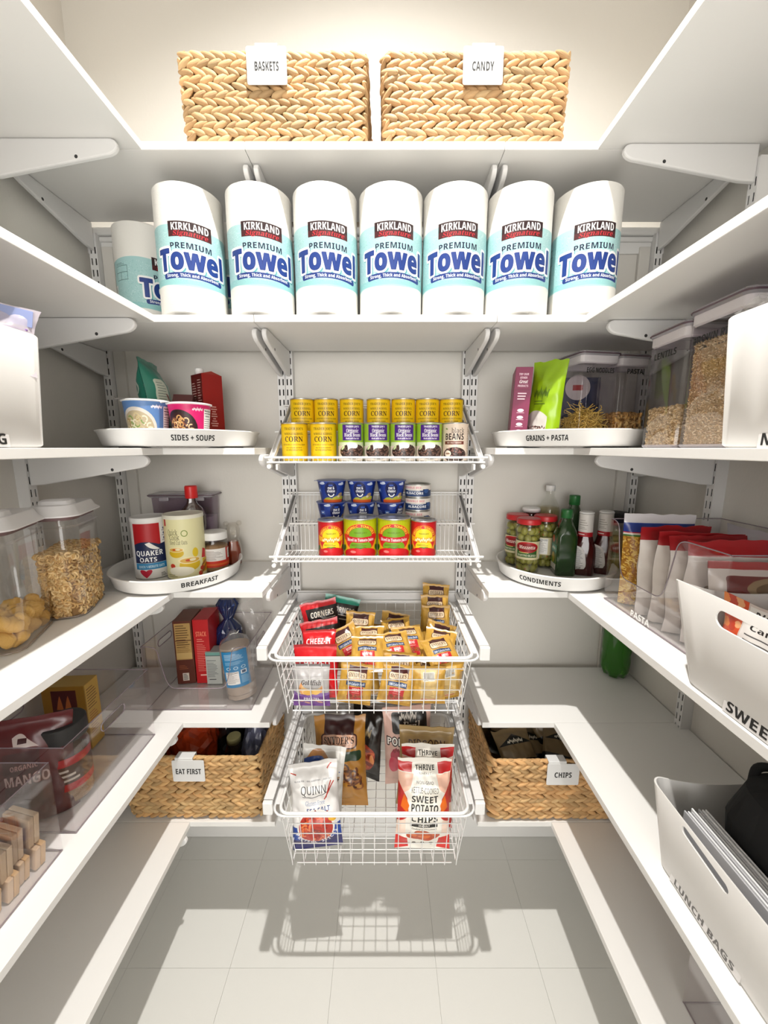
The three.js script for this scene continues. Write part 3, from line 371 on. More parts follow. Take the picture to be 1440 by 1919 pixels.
// ---------- pull-out wire drawers ----------
function drawer(i, y, zf, hb, words) {
  const fr = thing('drawer_frame', `white steel runner frame of the ${words}`, 'drawer frame', [0, y, 0]);
  for (const s of [-1, 1]) {
    const xo = s < 0 ? -0.310 : 0.256, L = zf - 0.034, prof = poly([[-0.0125, 0], [0.0125, 0], [0.0125, 0.004], [-0.0085, 0.004], [-0.0085, 0.031], [0.0125, 0.031], [0.0125, 0.035], [-0.0125, 0.035]]);
    const g = extrude(prof, L, 0); if (s > 0) g.scale(-1, 1, 1), flip(g); part('runner', g.translate(xo, 0, 0.034), M.steel, fr);
    part('ledge', rbox(0.02, 0.0035, L - 0.03, xo - s * 0.0225, 0.004, 0.034 + L / 2, 0.001), M.steel, fr);
    part('end_cap', rbox(0.0262, 0.0365, 0.012, xo, 0.0172, zf + 0.0075, 0.003), M.wire, fr);
    part('hook_plate', [rbox(0.004, 0.05, 0.05, xo + s * 0.0, 0.01, 0.056, 0.001)], M.steel, fr);
  }
  part('rear_bar', [rbox(0.55, 0.034, 0.012, -0.027, 0.02, 0.038, 0.003), rod([-0.3, 0.04, 0.036], [0.247, 0.04, 0.036], 0.003, 8)], M.steel, fr);
  const t = thing('wire_basket', `white wire basket of the ${words}`, 'wire basket', [-0.0265, y, 0]), yr = 0.0098, z0 = 0.052, z1 = zf + 0.018, wT = 0.506, wB = 0.452, zb0 = 0.068, zb1 = zf + 0.002;
  const rimPts = (w, a, b, r, yy) => { const P = loopPts(w, b - a, r, 0, (a + b) / 2, 5); return P.map(([x, z]) => [x, yy, z]); };
  part('rim', tube(rimPts(wT, z0, z1, 0.026, yr), 0.0042, 160, 8, true, 0.1), M.wire, t);
  part('ledge_rod', tube(rimPts(wT + 0.034, z0 - 0.004, z1 + 0.002, 0.03, yr - 0.006), 0.003, 160, 6, true, 0.1), M.wire, t);
  const yb = -hb, rw = 0.0013, nF = 14, nS = 11, f = [], b = [], sl = [], sr = [], fl = [];
  for (let k = 0; k <= nF; k++) { const u = k / nF - 0.5; f.push(rod([u * wB * 1.03, yr, z1 - 0.002], [u * wB, yb - 0.008, zb1], rw, 5)); b.push(rod([u * wB * 1.03, yr, z0 + 0.002], [u * wB, yb - 0.004, zb0], rw, 5)); fl.push(rod([u * wB, yb, zb0], [u * wB, yb, zb1], rw, 5)); }
  for (let k = 0; k <= nS; k++) { const u = k / nS, zt = z0 + 0.01 + u * (z1 - z0 - 0.02), zb = zb0 + u * (zb1 - zb0); sl.push(rod([-wT / 2 + 0.002, yr, zt], [-wB / 2, yb, zb], rw, 5)); sr.push(rod([wT / 2 - 0.002, yr, zt], [wB / 2, yb, zb], rw, 5)); if (k && k < nS) fl.push(rod([-wB / 2, yb + 0.0026, zb], [wB / 2, yb + 0.0026, zb], rw, 5)); }
  for (let k = 1; k <= 5; k++) { const u = k / 5, y1 = yr + (yb - yr) * u, zf2 = z1 - 0.002 + (zb1 - z1) * u + 0.0018, zk = z0 + (zb0 - z0) * u, w = wT - 0.006 + (wB - wT + 0.004) * u; const q = k === 5 ? 0.0019 : rw; f.push(rod([-w / 2 + 0.012, y1, zf2], [w / 2 - 0.012, y1, zf2], q, 5)); b.push(rod([-w / 2 + 0.01, y1, zk], [w / 2 - 0.01, y1, zk], q, 5)); sl.push(rod([-w / 2, y1, zk], [-w / 2, y1, zf2 - 0.008], q, 5)); sr.push(rod([w / 2, y1, zk], [w / 2, y1, zf2 - 0.008], q, 5)); }
  part('front_mesh', f, M.wire, t); part('back_mesh', b, M.wire, t); part('side_mesh', sl, M.wire, t); part('side_mesh', sr, M.wire, t); part('floor_mesh', fl, M.wire, t);
}
function flip(g) { const q = g.attributes; for (const k of ['position', 'normal', 'uv']) if (q[k]) { const n = q[k].itemSize, a = q[k].array; for (let i = 0; i < a.length; i += 3 * n) for (let j = 0; j < n; j++) { const v = a[i + j]; a[i + j] = a[i + n + j]; a[i + n + j] = v; } } return g; }
const D1 = 0.998, D2 = 0.566;
drawer(0, D1, 0.398, 0.148, 'upper pull-out drawer full of snack packs');
drawer(1, D2, 0.420, 0.165, 'lower pull-out drawer with bags of chips');
// ---------- snack packs ----------
const bagMat = (map, rough = 0.28) => phys([1, 1, 1], rough, { map, clearcoat: 0.35, clearcoatRoughness: 0.25 });
function bag(name, label, cat, geo, m, c, rot, group) { const t = thing(name, label, cat, c, 0, group); t.rotation.set(R(rot[0]), R(rot[1]), R(rot[2]), 'YXZ'); part('bag', geo, m, t); return t; }
T.sny = tex(1024, 640, (g, w, h) => { // front on the left half, back on the right
  rect(g, '#c79a3f', 0, 0, w, h); const m = w / 4; for (let i = 0; i < 60; i++) { g.fillStyle = i % 2 ? 'rgba(226,190,104,0.35)' : 'rgba(160,112,32,0.25)'; g.fillRect((i * 97) % w, (i * 53) % h, 30, 120); }
  rect(g, '#43191a', m - 130, 40, 280, 100); g.fillStyle = '#e8cfae'; g.beginPath(); g.roundRect(m - 150, 110, 300, 110, 34); g.fill(); g.strokeStyle = '#4d1a16'; g.lineWidth = 10; g.stroke();
  txt(g, "SNYDER'S", m, 158, 74, '#2c1410', { font: 'serif', w: 250 }); rect(g, '#9a6a4c', m - 55, 196, 110, 7);
  g.fillStyle = '#2c3f66'; g.beginPath(); g.moveTo(m - 150, 250); g.quadraticCurveTo(m, 230, m + 150, 260); g.lineTo(m + 150, 330); g.quadraticCurveTo(m, 300, m - 150, 320); g.fill(); txt(g, '100 Calorie Pack', m, 286, 50, '#dfe6f2', { font: 'serif', italic: 'italic', w: 270 });
  rect(g, '#c3242b', m - 110, 330, 230, 240); txt(g, 'MINI', m + 10, 372, 60, '#f8dad4', { w: 110 }); rect(g, '#e9a79c', m - 50, 418, 120, 9); let s = 3; const r = () => (s = (s * 16807) % 2147483647) / 2147483647; for (let i = 0; i < 16; i++) { g.strokeStyle = ['#8e4a1c', '#a85f28', '#74371a'][i % 3]; g.lineWidth = 11; g.beginPath(); g.ellipse(m - 90 + r() * 210, 470 + r() * 90, 24, 18, r() * 3, 0, 5.4); g.stroke(); } rect(g, '#b4851f', 0, 600, w, 40);
  const b = 3 * w / 4; rect(g, '#d9ba7b', b - 120, 60, 240, 510); rect(g, '#efe9dc', b - 90, 90, 180, 120); for (let i = 0; i < 30; i++) { g.fillStyle = '#333'; g.fillRect(b - 80 + i * 5.4, 96, (i * 7) % 4 + 1, 100); } txt(g, '♺', b, 290, 70, '#5a3a18'); lines(g, '#7a5a28', b - 90, 360, 180, 9, 18, 5); rect(g, '#c25a48', b - 110, 530, 220, 30);
});
const snyGeo = [1, 2, 3].map((s) => pouch(0.092, 0.112, 0.026, { sd: s * 3, crumple: 1.3, seal: 0.08 }).translate(0, -0.056, 0)), snyMat = bagMat(T.sny, 0.3);
const PS = 'small gold pretzel packs in the upper wire drawer', inPile = 'small gold pretzel pack buried in the pile under the flat packs';
const sny = (label, x, y, z, rx, ry, rz, k = 0) => bag('pretzel_pack', label, 'snack pack', snyGeo[k], snyMat, [x, y, z], [rx, ry, rz], PS);
T.cheez = tex(1024, 640, (g, w, h) => { rect(g, '#d20f1b', 0, 0, w, h); const m = w / 4; for (const c of [m, 3 * m]) { txt(g, 'CHEEZ-IT', c, 190, 130, '#fff', { w: 400 }); rect(g, '#f2b01f', c - 150, 300, 300, 220, 20); rect(g, '#e2871a', c - 120, 330, 110, 90, 8); rect(g, '#e99a22', c + 10, 380, 110, 90, 8); rect(g, '#e33', c - 200, 540, 400, 30); } rect(g, '#a70c15', 0, 0, w, 26); });
T.gold = tex(1024, 640, (g, w, h) => { rect(g, '#b9b6b6', 0, 0, w, h); const m = w / 4; for (const c of [m, 3 * m]) { blob(g, '#e7a46a', c, 330, 170, 150); blob(g, '#f2c98e', c, 340, 140, 118); blob(g, '#b9b6b6', c + 20, 250, 150, 90); rect(g, '#6f3f8e', c - 256, 420, 512, 220); g.fillStyle = '#8d6bb0'; g.beginPath(); g.moveTo(c - 256, 380); g.quadraticCurveTo(c - 100, 470, c, 420); g.quadraticCurveTo(c + 120, 360, c + 256, 420); g.lineTo(c + 256, 450); g.lineTo(c - 256, 450); g.fill(); blob(g, '#efc06b', c + 70, 370, 70, 44); blob(g, '#eab45a', c - 50, 390, 60, 36); txt(g, 'Goldfish', c, 240, 96, '#2a1e1c', { font: 'serif', italic: 'italic', w: 290 }); txt(g, 'PRETZEL', c + 10, 490, 64, '#f3eef8', { w: 230 }); for (const [x, y] of [[-150, 540], [120, 560], [-60, 580], [60, 520]]) blob(g, '#c98e7a', c + x, y, 44, 20, 0.4); } rect(g, '#8a8888', 0, 0, w, 30); });
const cornersTex = (top) => tex(1024, 640, (g, w, h) => { rect(g, '#1d1717', 0, 0, w, h); const m = w / 4; rect(g, top, 0, 0, w, 84); for (const c of [m, 3 * m]) { g.fillStyle = top; g.beginPath(); g.moveTo(c - 256, 84); g.lineTo(c - 190, 84); g.lineTo(c - 150, 640); g.lineTo(c - 256, 640); g.fill(); txt(g, 'CORNERS', c + 36, 170, 104, '#f1e7d8', { w: 340, stroke: 14, sc: '#0c0808' }); rect(g, '#f1e7d8', c - 130, 236, 350, 8); rect(g, '#b9ad9d', c - 60, 286, 200, 16); g.fillStyle = top; g.beginPath(); g.ellipse(c + 60, 520, 180, 80, 0, 0, 7); g.fill(); } });
T.corR = cornersTex('#c91420'); T.corG = cornersTex('#159079');
const midGeo = [4, 5].map((s) => pouch(0.118, 0.15, 0.034, { sd: s, crumple: 1.2 }).translate(0, -0.075, 0)), lowGeo = pouch(0.098, 0.118, 0.030, { sd: 8, crumple: 1.2 }).translate(0, -0.059, 0);
const mCh = bagMat(T.cheez), mGo = bagMat(T.gold, 0.25), mCR = bagMat(T.corR), mCG = bagMat(T.corG), Y1 = D1 - 0.148;
bag('cracker_pack', 'large red cracker pack standing behind the grey and purple pack', 'snack pack', midGeo[0], mCh, [-0.184, Y1 + 0.082, 0.352], [-6, 0, 1], 'red cracker packs in the upper wire drawer');
bag('cracker_pack', 'grey and purple pretzel cracker pack at the front left of the wire drawer', 'snack pack', lowGeo, mGo, [-0.191, Y1 + 0.0625, 0.384], [-2, 0, -1]);
bag('cracker_pack', 'red cracker pack tilted under the black and red packs', 'snack pack', midGeo[1], mCh, [-0.190, 0.906, 0.250], [-16, 4, -10], 'red cracker packs in the upper wire drawer');
bag('cracker_pack', 'red cracker pack lying flat along the rim at the front left', 'snack pack', lowGeo, mCh, [-0.186, 0.958, 0.292], [-40, 0, 3], 'red cracker packs in the upper wire drawer');
bag('corner_snack_pack', 'upper black and red corners pack at the back left', 'snack pack', midGeo[1], mCR, [-0.199, 0.972, 0.150], [-12, 4, 11], 'black and red corners packs');
bag('corner_snack_pack', 'lower black and red corners pack in front of its twin', 'snack pack', midGeo[1], mCR, [-0.192, 0.928, 0.198], [-14, 4, 9], 'black and red corners packs');
bag('corner_snack_pack', 'black and teal corners pack at the back of the wire drawer', 'snack pack', midGeo[0], mCG, [-0.150, 0.972, 0.112], [-8, 2, -12]);
sny('gold pretzel pack at the front, beside the red cracker pack', -0.075, Y1 + 0.062, 0.376, -4, 0, -8, 0);
sny('gold pretzel pack at the front, in the middle of the drawer', 0.034, Y1 + 0.061, 0.378, -3, 0, -10, 1);
sny('gold pretzel pack just behind the middle front pack', 0.041, Y1 + 0.076, 0.348, -8, 0, -3, 2);
sny('gold pretzel pack turned backwards at the front, showing its barcode', 0.118, Y1 + 0.058, 0.378, -2, 178, 0, 0);
sny('gold pretzel pack turned backwards in the front right corner', 0.172, Y1 + 0.060, 0.362, -3, 196, 0, 1);
sny('gold pretzel pack standing upright behind the tilted one near the corners packs', -0.076, 0.972, 0.190, -10, 0, -4, 0);
sny('gold pretzel pack tilted steeply to the right in front of the corners packs', -0.108, 0.950, 0.246, -22, 0, 28, 1);
sny('topmost gold pretzel pack of the leaning stack at the back right', 0.173, 1.022, 0.080, -12, 0, -4, 2);
sny('second gold pretzel pack of the leaning stack at the back right', 0.166, 0.995, 0.112, -12, 0, -1, 0);
sny('third gold pretzel pack of the leaning stack at the back right', 0.168, 0.973, 0.144, -13, 0, -1, 1);
sny('gold pretzel pack tilted down to the right under the leaning stack', 0.168, 0.946, 0.212, -22, 0, -14, 2);
for (const [x, y, z, rx, ry, rz, k, w] of [[0.03, 0.95, 0.15, -30, 0, -10, 0, 'at the very back of the pile, beside the leaning stack'], [0.042, 0.962, 0.205, -52, 0, 8, 1, 'in the middle of the pile, behind the flat ones'], [0.075, 0.968, 0.262, -58, 6, 6, 2, 'lying flat right of the middle of the pile'], [-0.045, 0.966, 0.262, -60, -4, 4, 0, 'lying flat left of the middle of the pile'], [0.032, 0.972, 0.306, -62, 8, 4, 1, 'lying flat just behind the front rim, in the middle'], [-0.046, 0.972, 0.33, -62, 0, 2, 2, 'lying flat just behind the front rim, next to the red pack'], [0.158, 0.968, 0.288, -56, -6, -9, 0, 'lying flat under the tilted pack at the right'], [0.16, 0.966, 0.328, -58, 10, 8, 1, 'lying flat just behind the front right corner of the rim']]) sny('gold pretzel pack ' + w, x, y, z, rx, ry, rz, k);
for (const [x, y, z, rx, ry, rz, k] of [[-0.06, 0.9, 0.32, -20, 4, 5, 0], [0.05, 0.9, 0.3, -24, -4, -8, 1], [0.13, 0.9, 0.3, -20, 8, 3, 2], [-0.11, 0.91, 0.2, -30, 0, 4, 2], [0.09, 0.905, 0.2, -28, 0, 4, 1], [0.16, 0.905, 0.16, -16, 0, 0, 0], [0, 0.905, 0.14, -18, 0, 0, 2]]) sny(inPile, x, y, z, rx, ry, rz, k);
// ---------- large bags in the lower drawer ----------
T.quinn = tex(1024, 900, (g, w, h) => { rect(g, '#eceae8', 0, 0, w, h); const m = w / 4; for (const c of [m, 3 * m]) { txt(g, 'GLUTEN FREE  |  REAL INGREDIENTS  |  DAIRY FREE', c, 170, 22, '#6a6a70', { w: 400 }); txt(g, 'QUINN', c, 260, 110, '#242428', { weight: 'normal', w: 280 }); g.strokeStyle = '#242428'; g.lineWidth = 6; g.beginPath(); g.moveTo(c - 120, 318); g.quadraticCurveTo(c, 350, c + 160, 290); g.stroke(); txt(g, 'Gluten Free', c + 10, 390, 58, '#6f83ac', { font: 'serif', italic: 'italic', weight: 'normal', w: 210 }); txt(g, 'SEA SALT', c + 40, 462, 66, '#27407f', { w: 250 }); g.strokeStyle = '#b9392c'; g.lineWidth = 12; for (const [a, b, d, e] of [[c + 190, 190, c + 130, 350], [c + 220, 200, c + 110, 370], [c - 240, 90, c - 180, 110], [c + 150, 90, c + 210, 20]]) { g.beginPath(); g.moveTo(a, b); g.lineTo(d, e); g.stroke(); } rect(g, '#24479b', c - 256, 640, 512, 260); rect(g, '#2c2a63', c - 256, 780, 512, 120); blob(g, '#e9e6e2', c, 640, 200, 190); blob(g, '#b8301f', c, 650, 180, 176); let s = 9; const r = () => (s = (s * 16807) % 2147483647) / 2147483647; for (let i = 0; i < 60; i++) { const a = r() * 6.28, q = Math.sqrt(r()) * 150; g.strokeStyle = ['#d8552b', '#a32a1a', '#e9834a', '#8c2216'][i % 4]; g.lineWidth = 16; const x = c + Math.cos(a) * q, y = 650 + Math.sin(a) * q, t = r() * 6.28; g.beginPath(); g.moveTo(x, y); g.lineTo(x + Math.cos(t) * 70, y + Math.sin(t) * 70); g.stroke(); } blob(g, '#e0ab2c', c + 190, 560, 50, 36); const str = 'PRETZEL STICKS'; [...str].forEach((ch, i) => { const a = 1.05 - 2.1 * i / (str.length - 1); txt(g, ch, c + Math.sin(-a) * 230, 600 + Math.cos(a) * 235, 52, '#f2f0f4', { rot: a }); }); } rect(g, '#d6d3d0', 0, 0, w, 40); });
T.thrive = tex(1024, 1024, (g, w, h) => { rect(g, '#f0ece2', 0, 0, w, h); const m = w / 4; for (const c of [m, 3 * m]) { const tri = (col, pts) => { g.fillStyle = col; g.beginPath(); pts.forEach((p, i) => (i ? g.lineTo(c + p[0], p[1]) : g.moveTo(c + p[0], p[1]))); g.fill(); }; for (const s of [-1, 1]) { tri('#c71f22', [[s * 256, 30], [s * 120, 50], [s * 130, 150], [s * 256, 140]]); tri('#f3c3ac', [[s * 256, 150], [s * 110, 160], [s * 140, 300], [s * 256, 420]]); tri('#c8261f', [[s * 256, 260], [s * 170, 420], [s * 150, 600], [s * 256, 720]]); tri('#e8701f', [[s * 200, 380], [s * 150, 480], [s * 170, 560], [s * 230, 520]]); tri('#f6dccb', [[s * 256, 700], [s * 180, 640], [s * 170, 820], [s * 256, 880]]); tri('#cf2a22', [[s * 256, 860], [s * 150, 880], [s * 130, 1000], [s * 256, 1024]]); } txt(g, 'THRIVE', c, 100, 58, '#23201e', { w: 190 }); txt(g, '- MARKET -', c, 150, 30, '#23201e', { w: 160, weight: 'normal' }); txt(g, 'NON-GMO', c, 240, 44, '#23201e', { w: 170, weight: 'normal' }); txt(g, 'KETTLE-COOKED', c, 320, 80, '#23201e', { w: 270, weight: 'normal' }); txt(g, 'SWEET', c, 410, 96, '#181614', { w: 262 }); txt(g, 'POTATO', c, 510, 120, '#181614', { w: 272 }); txt(g, 'CHIPS', c, 620, 110, '#181614', { w: 266 }); rect(g, '#181614', c - 130, 680, 260, 40); txt(g, 'SEA SALT', c, 700, 30, '#f0ece2', { w: 110 }); txt(g, 'Cooked in', c - 60, 745, 30, '#35302c', { w: 110 }); rect(g, '#6b6560', c + 4, 742, 120, 7); for (const [x, y, a] of [[-70, 850, 0.1], [70, 845, -0.2], [0, 815, 0.3], [20, 865, 0]]) { blob(g, '#b8461c', c + x, y, 90, 46, a); blob(g, '#d66a2c', c + x - 10, y - 12, 60, 22, a); } for (const q of [-80, 0, 80]) blob(g, '#4a4540', c + q, 960, 18, 14); } });
T.bigsny = tex(1024, 1024, (g, w, h) => { rect(g, '#b07a2c', 0, 0, w, h); const m = w / 4; g.translate(0, -60); for (const c of [m, 3 * m]) { rect(g, '#2e0f10', c - 150, 40, 300, 330); g.fillStyle = '#d3a58a'; g.beginPath(); g.roundRect(c - 176, 250, 352, 150, 40); g.fill(); g.strokeStyle = '#3c1210'; g.lineWidth = 14; g.stroke(); txt(g, "SNYDER'S", c, 316, 100, '#24100d', { font: 'serif', w: 310 }); rect(g, '#6a3a28', c - 75, 366, 150, 9); rect(g, '#1f3a26', c + 40, 430, 180, 110, 30); for (let i = 0; i < 26; i++) { g.strokeStyle = ['#6d3a1a', '#8a5226', '#4d2812'][i % 3]; g.lineWidth = 18; g.beginPath(); g.ellipse(c - 150 + (i * 83) % 340, 600 + (i * 57) % 260, 48, 34, i, 0, 5.2); g.stroke(); } } });
T.black = tex(512, 512, (g, w, h) => { rect(g, '#17120f', 0, 0, w, h); for (const c of [w / 4, 3 * w / 4]) { scrawl(g, '#a8946c', c - 60, 150, 120, 60, 6); blob(g, '#a4391c', c, 330, 100, 110); for (let i = 0; i < 18; i++) blob(g, ['#c65a28', '#7d2812', '#d98a4c'][i % 3], c - 80 + (i * 47) % 160, 250 + (i * 71) % 160, 34, 16, i); } });
T.popc = tex(1024, 900, (g, w, h) => { rect(g, '#a98d5a', 0, 0, w, h); for (const c of [w / 4, 3 * w / 4]) { rect(g, '#c0a26a', c - 230, 80, 460, 610); txt(g, 'PIPCORN', c, 165, 130, '#3f1c14', { weight: 'normal', w: 360 }); g.strokeStyle = '#3f1c14'; g.lineWidth = 12; g.beginPath(); g.moveTo(c - 30, 245); g.quadraticCurveTo(c + 20, 290, c + 60, 238); g.stroke(); lines(g, '#4d2a1c', c - 120, 420, 240, 2, 30, 10); rect(g, '#d0762c', c - 180, 560, 360, 140, 30); } });
T.evil = tex(1024, 900, (g, w, h) => { rect(g, '#d9b3a6', 0, 0, w, h); for (const c of [w / 4, 3 * w / 4]) { rect(g, '#191416', c - 170, 60, 380, 200, 30); scrawl(g, '#efe9e2', c - 90, 100, 190, 60, 9); txt(g, 'Evil', c + 30, 190, 120, '#efe9e2', { font: 'serif', italic: 'italic', w: 190 }); txt(g, 'POP', c - 150, 350, 130, '#f4efe8', { stroke: 26, sc: '#1d1416', w: 170 }); blob(g, '#b4344a', c - 140, 520, 60, 90); blob(g, '#cf4a5f', c - 170, 620, 50, 90); scrawl(g, '#8c2030', c - 180, 450, 240, 50, 12); } });
T.blue = tex(1024, 900, (g, w, h) => { rect(g, '#dddbd6', 0, 0, w, h); g.translate(0, -150); for (const c of [w / 4, 3 * w / 4]) { g.fillStyle = '#b0763a'; g.beginPath(); g.moveTo(c - 220, 300); g.quadraticCurveTo(c - 120, 160, c - 40, 190); g.lineTo(c + 180, 360); g.fill(); g.fillStyle = '#244a9c'; g.beginPath(); g.moveTo(c - 240, 300); g.quadraticCurveTo(c - 120, 230, c - 20, 250); g.lineTo(c + 220, 420); g.lineTo(c - 240, 400); g.fill(); rect(g, '#dcd5c8', c - 240, 390, 440, 50); for (let i = 0; i < 60; i++) blob(g, ['#7a5030', '#a37a50', '#58402c'][i % 3], c - 220 + (i * 67) % 420, 450 + (i * 41) % 200, 22, 12, i); } });
const Y2 = D2 - 0.165, bigMat = (m) => bagMat(m, 0.3);
const big = (name, label, w, h, d, o, m, x, z, lean, ry = 0, rz = 0, y = Y2 + 0.004) => { const t = bag(name, label, 'snack bag', pouch(w, h, d, { nu: 30, nv: 42, ...o }), bigMat(m), [x, y, z], [lean, ry, rz]); return t; };
big('pretzel_bag', 'white and navy pretzel stick bag standing at the front left', 0.142, 0.235, 0.05, { sd: 11, crumple: 1.6 }, T.quinn, -0.188, 0.385, -14, 3, 4);
big('snack_bag', 'white bag with a blue mountain shape behind the pretzel stick bag', 0.132, 0.24, 0.05, { sd: 12, crumple: 2 }, T.blue, -0.196, 0.315, -9, 0, -4);
big('pretzel_bag', 'tall gold and brown pretzel bag leaning behind the white bags', 0.172, 0.275, 0.07, { sd: 13, crumple: 2.2 }, T.bigsny, -0.136, 0.255, -17, -4, 3);
big('snack_bag', 'black bag showing orange chips beside the tall gold bag', 0.115, 0.255, 0.06, { sd: 14, crumple: 1.6 }, T.black, -0.068, 0.14, -4, -24, -2);
big('chip_bag', 'red and white sweet potato chip bag standing at the front right', 0.158, 0.245, 0.055, { sd: 15, crumple: 1.8 }, T.thrive, 0.108, 0.385, -14, 2, -3);
big('chip_bag', 'red and white chip bag just behind the sweet potato chips', 0.16, 0.25, 0.055, { sd: 16, crumple: 2 }, T.thrive, 0.124, 0.325, -10, 0, -2);
big('popcorn_bag', 'kraft brown popcorn bag with its top folded over', 0.176, 0.255, 0.07, { sd: 17, crumple: 2.6 }, T.popc, 0.126, 0.252, -7, -2, -2);
big('popcorn_bag', 'pink popcorn bag with a black top at the back right', 0.165, 0.275, 0.06, { sd: 18, crumple: 1.5 }, T.evil, 0.086, 0.165, -3, 4, 2);
// ---------- turntable trays ----------
function tray(word, label, x, y, z, rad, angle, wordW) {
  const t = thing('turntable_tray', label, 'turntable', [x, y, z]), H = 0.044;
  part('dish', lathe([[0, 0.0065], [rad * 0.95 - 0.003, 0.0065], [rad - 0.004, H - 0.002], [rad - 0.001, H + 0.001], [rad + 0.003, H], [rad + 0.003, H - 0.0025], [rad - 0.0005, H - 0.005], [rad * 0.95, 0.007], [rad * 0.92, 0.0035], [0, 0.0035]], 96), M.white, t);
  part('base', lathe([[0, 0], [rad * 0.78, 0], [rad * 0.78, 0.0036], [0, 0.0036]], 64), M.bin, t);
  const g = letters(word, 0.0135, wordW, sansB, 0.0004), p = g.attributes.position;
  for (let i = 0; i < p.count; i++) { const yy = p.getY(i) + 0.024, r = rad * 0.95 + (yy - 0.007) / (H - 0.012) * (rad * 0.05) + p.getZ(i) + 0.0002, a = R(angle) + p.getX(i) / rad; p.setXYZ(i, Math.sin(a) * r, yy, Math.cos(a) * r); }
  g.computeVertexNormals(); part('lettering', g, M.ink, t); return t;
}
const FL = 0.0068;
tray('SIDES + SOUPS', 'round white turntable tray reading SIDES + SOUPS', -0.563, TOP[2], 0.208, 0.2, 33, 0.098);
tray('GRAINS + PASTA', 'round white turntable tray reading GRAINS + PASTA', 0.51, TOP[2], 0.208, 0.198, -37.3, 0.102);
tray('BREAKFAST', 'round white turntable tray reading BREAKFAST', -0.624, TOP[3], 0.18, 0.178, 44.8, 0.1);
tray('CONDIMENTS', 'round white turntable tray reading CONDIMENTS', 0.522, TOP[3], 0.168, 0.167, -36.2, 0.114);
const y3 = TOP[2] + FL, y4 = TOP[3] + FL;
// ---------- soups and sides ----------
const bowlTex = (bg, bowl) => tex(768, 256, (g, w, h) => { rect(g, bg, 0, 0, w, h); const m = w / 2; blob(g, bowl, m - 110, 160, 120, 120); let s = 4; const r = () => (s = (s * 16807) % 2147483647) / 2147483647; blob(g, bowl === '#d9d2c8' ? '#b9a98a' : '#3a1518', m - 110, 164, 104, 104); for (let i = 0; i < 70; i++) { const a = r() * 6.28, q = Math.sqrt(r()) * 84; g.strokeStyle = bowl === '#d9d2c8' ? ['#e2d9bf', '#c9b88e', '#a88a52', '#7f9a54'][i % 4] : ['#ecc795', '#d9a868', '#c78a4e', '#8d4a2a'][i % 4]; g.lineWidth = 8; g.beginPath(); g.arc(m - 110 + Math.cos(a) * q, 172 + Math.sin(a) * q, 16, r() * 6, r() * 6 + 3); g.stroke(); } facts(g, m + 56, 30, 108, 220); lines(g, 'rgba(255,255,255,0.55)', m + 200, 40, 90, 10, 18, 5); scrawl(g, '#f4e6ea', m - 20, 36, 66, 16, 4); });
function soupCup(label, x, z, turn, rt, h, map, lidC) {
  const t = thing('noodle_cup', label, 'noodle cup', [x, y3, z], turn);
  part('cup_wall', new THREE.CylinderGeometry(rt, rt * 0.76, h, 56, 1, true).rotateY(Math.PI).translate(0, h / 2, 0), mat([1, 1, 1], 0.4, { map }), t);
  part('rim', [lathe([[rt - 0.001, h - 0.003], [rt + 0.003, h - 0.002], [rt + 0.0035, h + 0.001], [rt, h + 0.002]], 48), lathe([[0, 0.001], [rt * 0.76, 0]], 40)], M.white, t);
  part('foil_lid', [lathe([[rt + 0.001, h + 0.002], [rt - 0.004, h + 0.003], [0, h + 0.002]], 48), sheet(4, 2, (u, v) => [-(rt - 0.002) - v * 0.018, h + 0.0025 + 0.004 * v * Math.sin(u * 6), (u - 0.5) * 0.03 * (1 - v * 0.4)])], mat(lidC, 0.3, { side: THREE.DoubleSide }), t); return t;
}
T.cupB = bowlTex('#5f86bd', '#d9d2c8'); T.cupP = bowlTex('#d81f6e', '#2a1518');
soupCup('blue noodle cup with a foil lid at the front left of the soup turntable', -0.604, 0.302, R(50), 0.0525, 0.109, T.cupB, [0.30, 0.28, 0.27]);
soupCup('pink noodle cup beside the blue one on the soup turntable', -0.502, 0.288, R(42), 0.0505, 0.103, T.cupP, [0.75, 0.74, 0.72]);
T.teal = tex(512, 512, (g, w, h) => { rect(g, '#1f7d69', 0, 0, w, h); for (const c of [w / 4, 3 * w / 4]) { rect(g, '#cfd6c4', c - 100, 120, 100, 220, 20); lines(g, '#7a8d80', c - 90, 140, 80, 12, 16, 4); g.fillStyle = '#7a2b22'; g.beginPath(); g.moveTo(c - 30, 200); g.lineTo(c + 128, 300); g.lineTo(c + 128, 420); g.lineTo(c + 20, 330); g.fill(); rect(g, '#a67a34', c + 20, 360, 108, 100); rect(g, '#12463a', c - 128, 400, 256, 112); g.strokeStyle = '#e2e8dc'; g.lineWidth = 10; g.beginPath(); g.ellipse(c + 70, 150, 26, 50, -0.5, 0, 7); g.stroke(); } });
bag('soup_pouch', 'teal stand-up pouch behind the blue noodle cup', 'pouch', pouch(0.13, 0.232, 0.07, { gusset: 1, sd: 21, seal: 0.05 }), bagMat(T.teal, 0.35), [-0.632, y3, 0.182], [-7, 100, 0]);
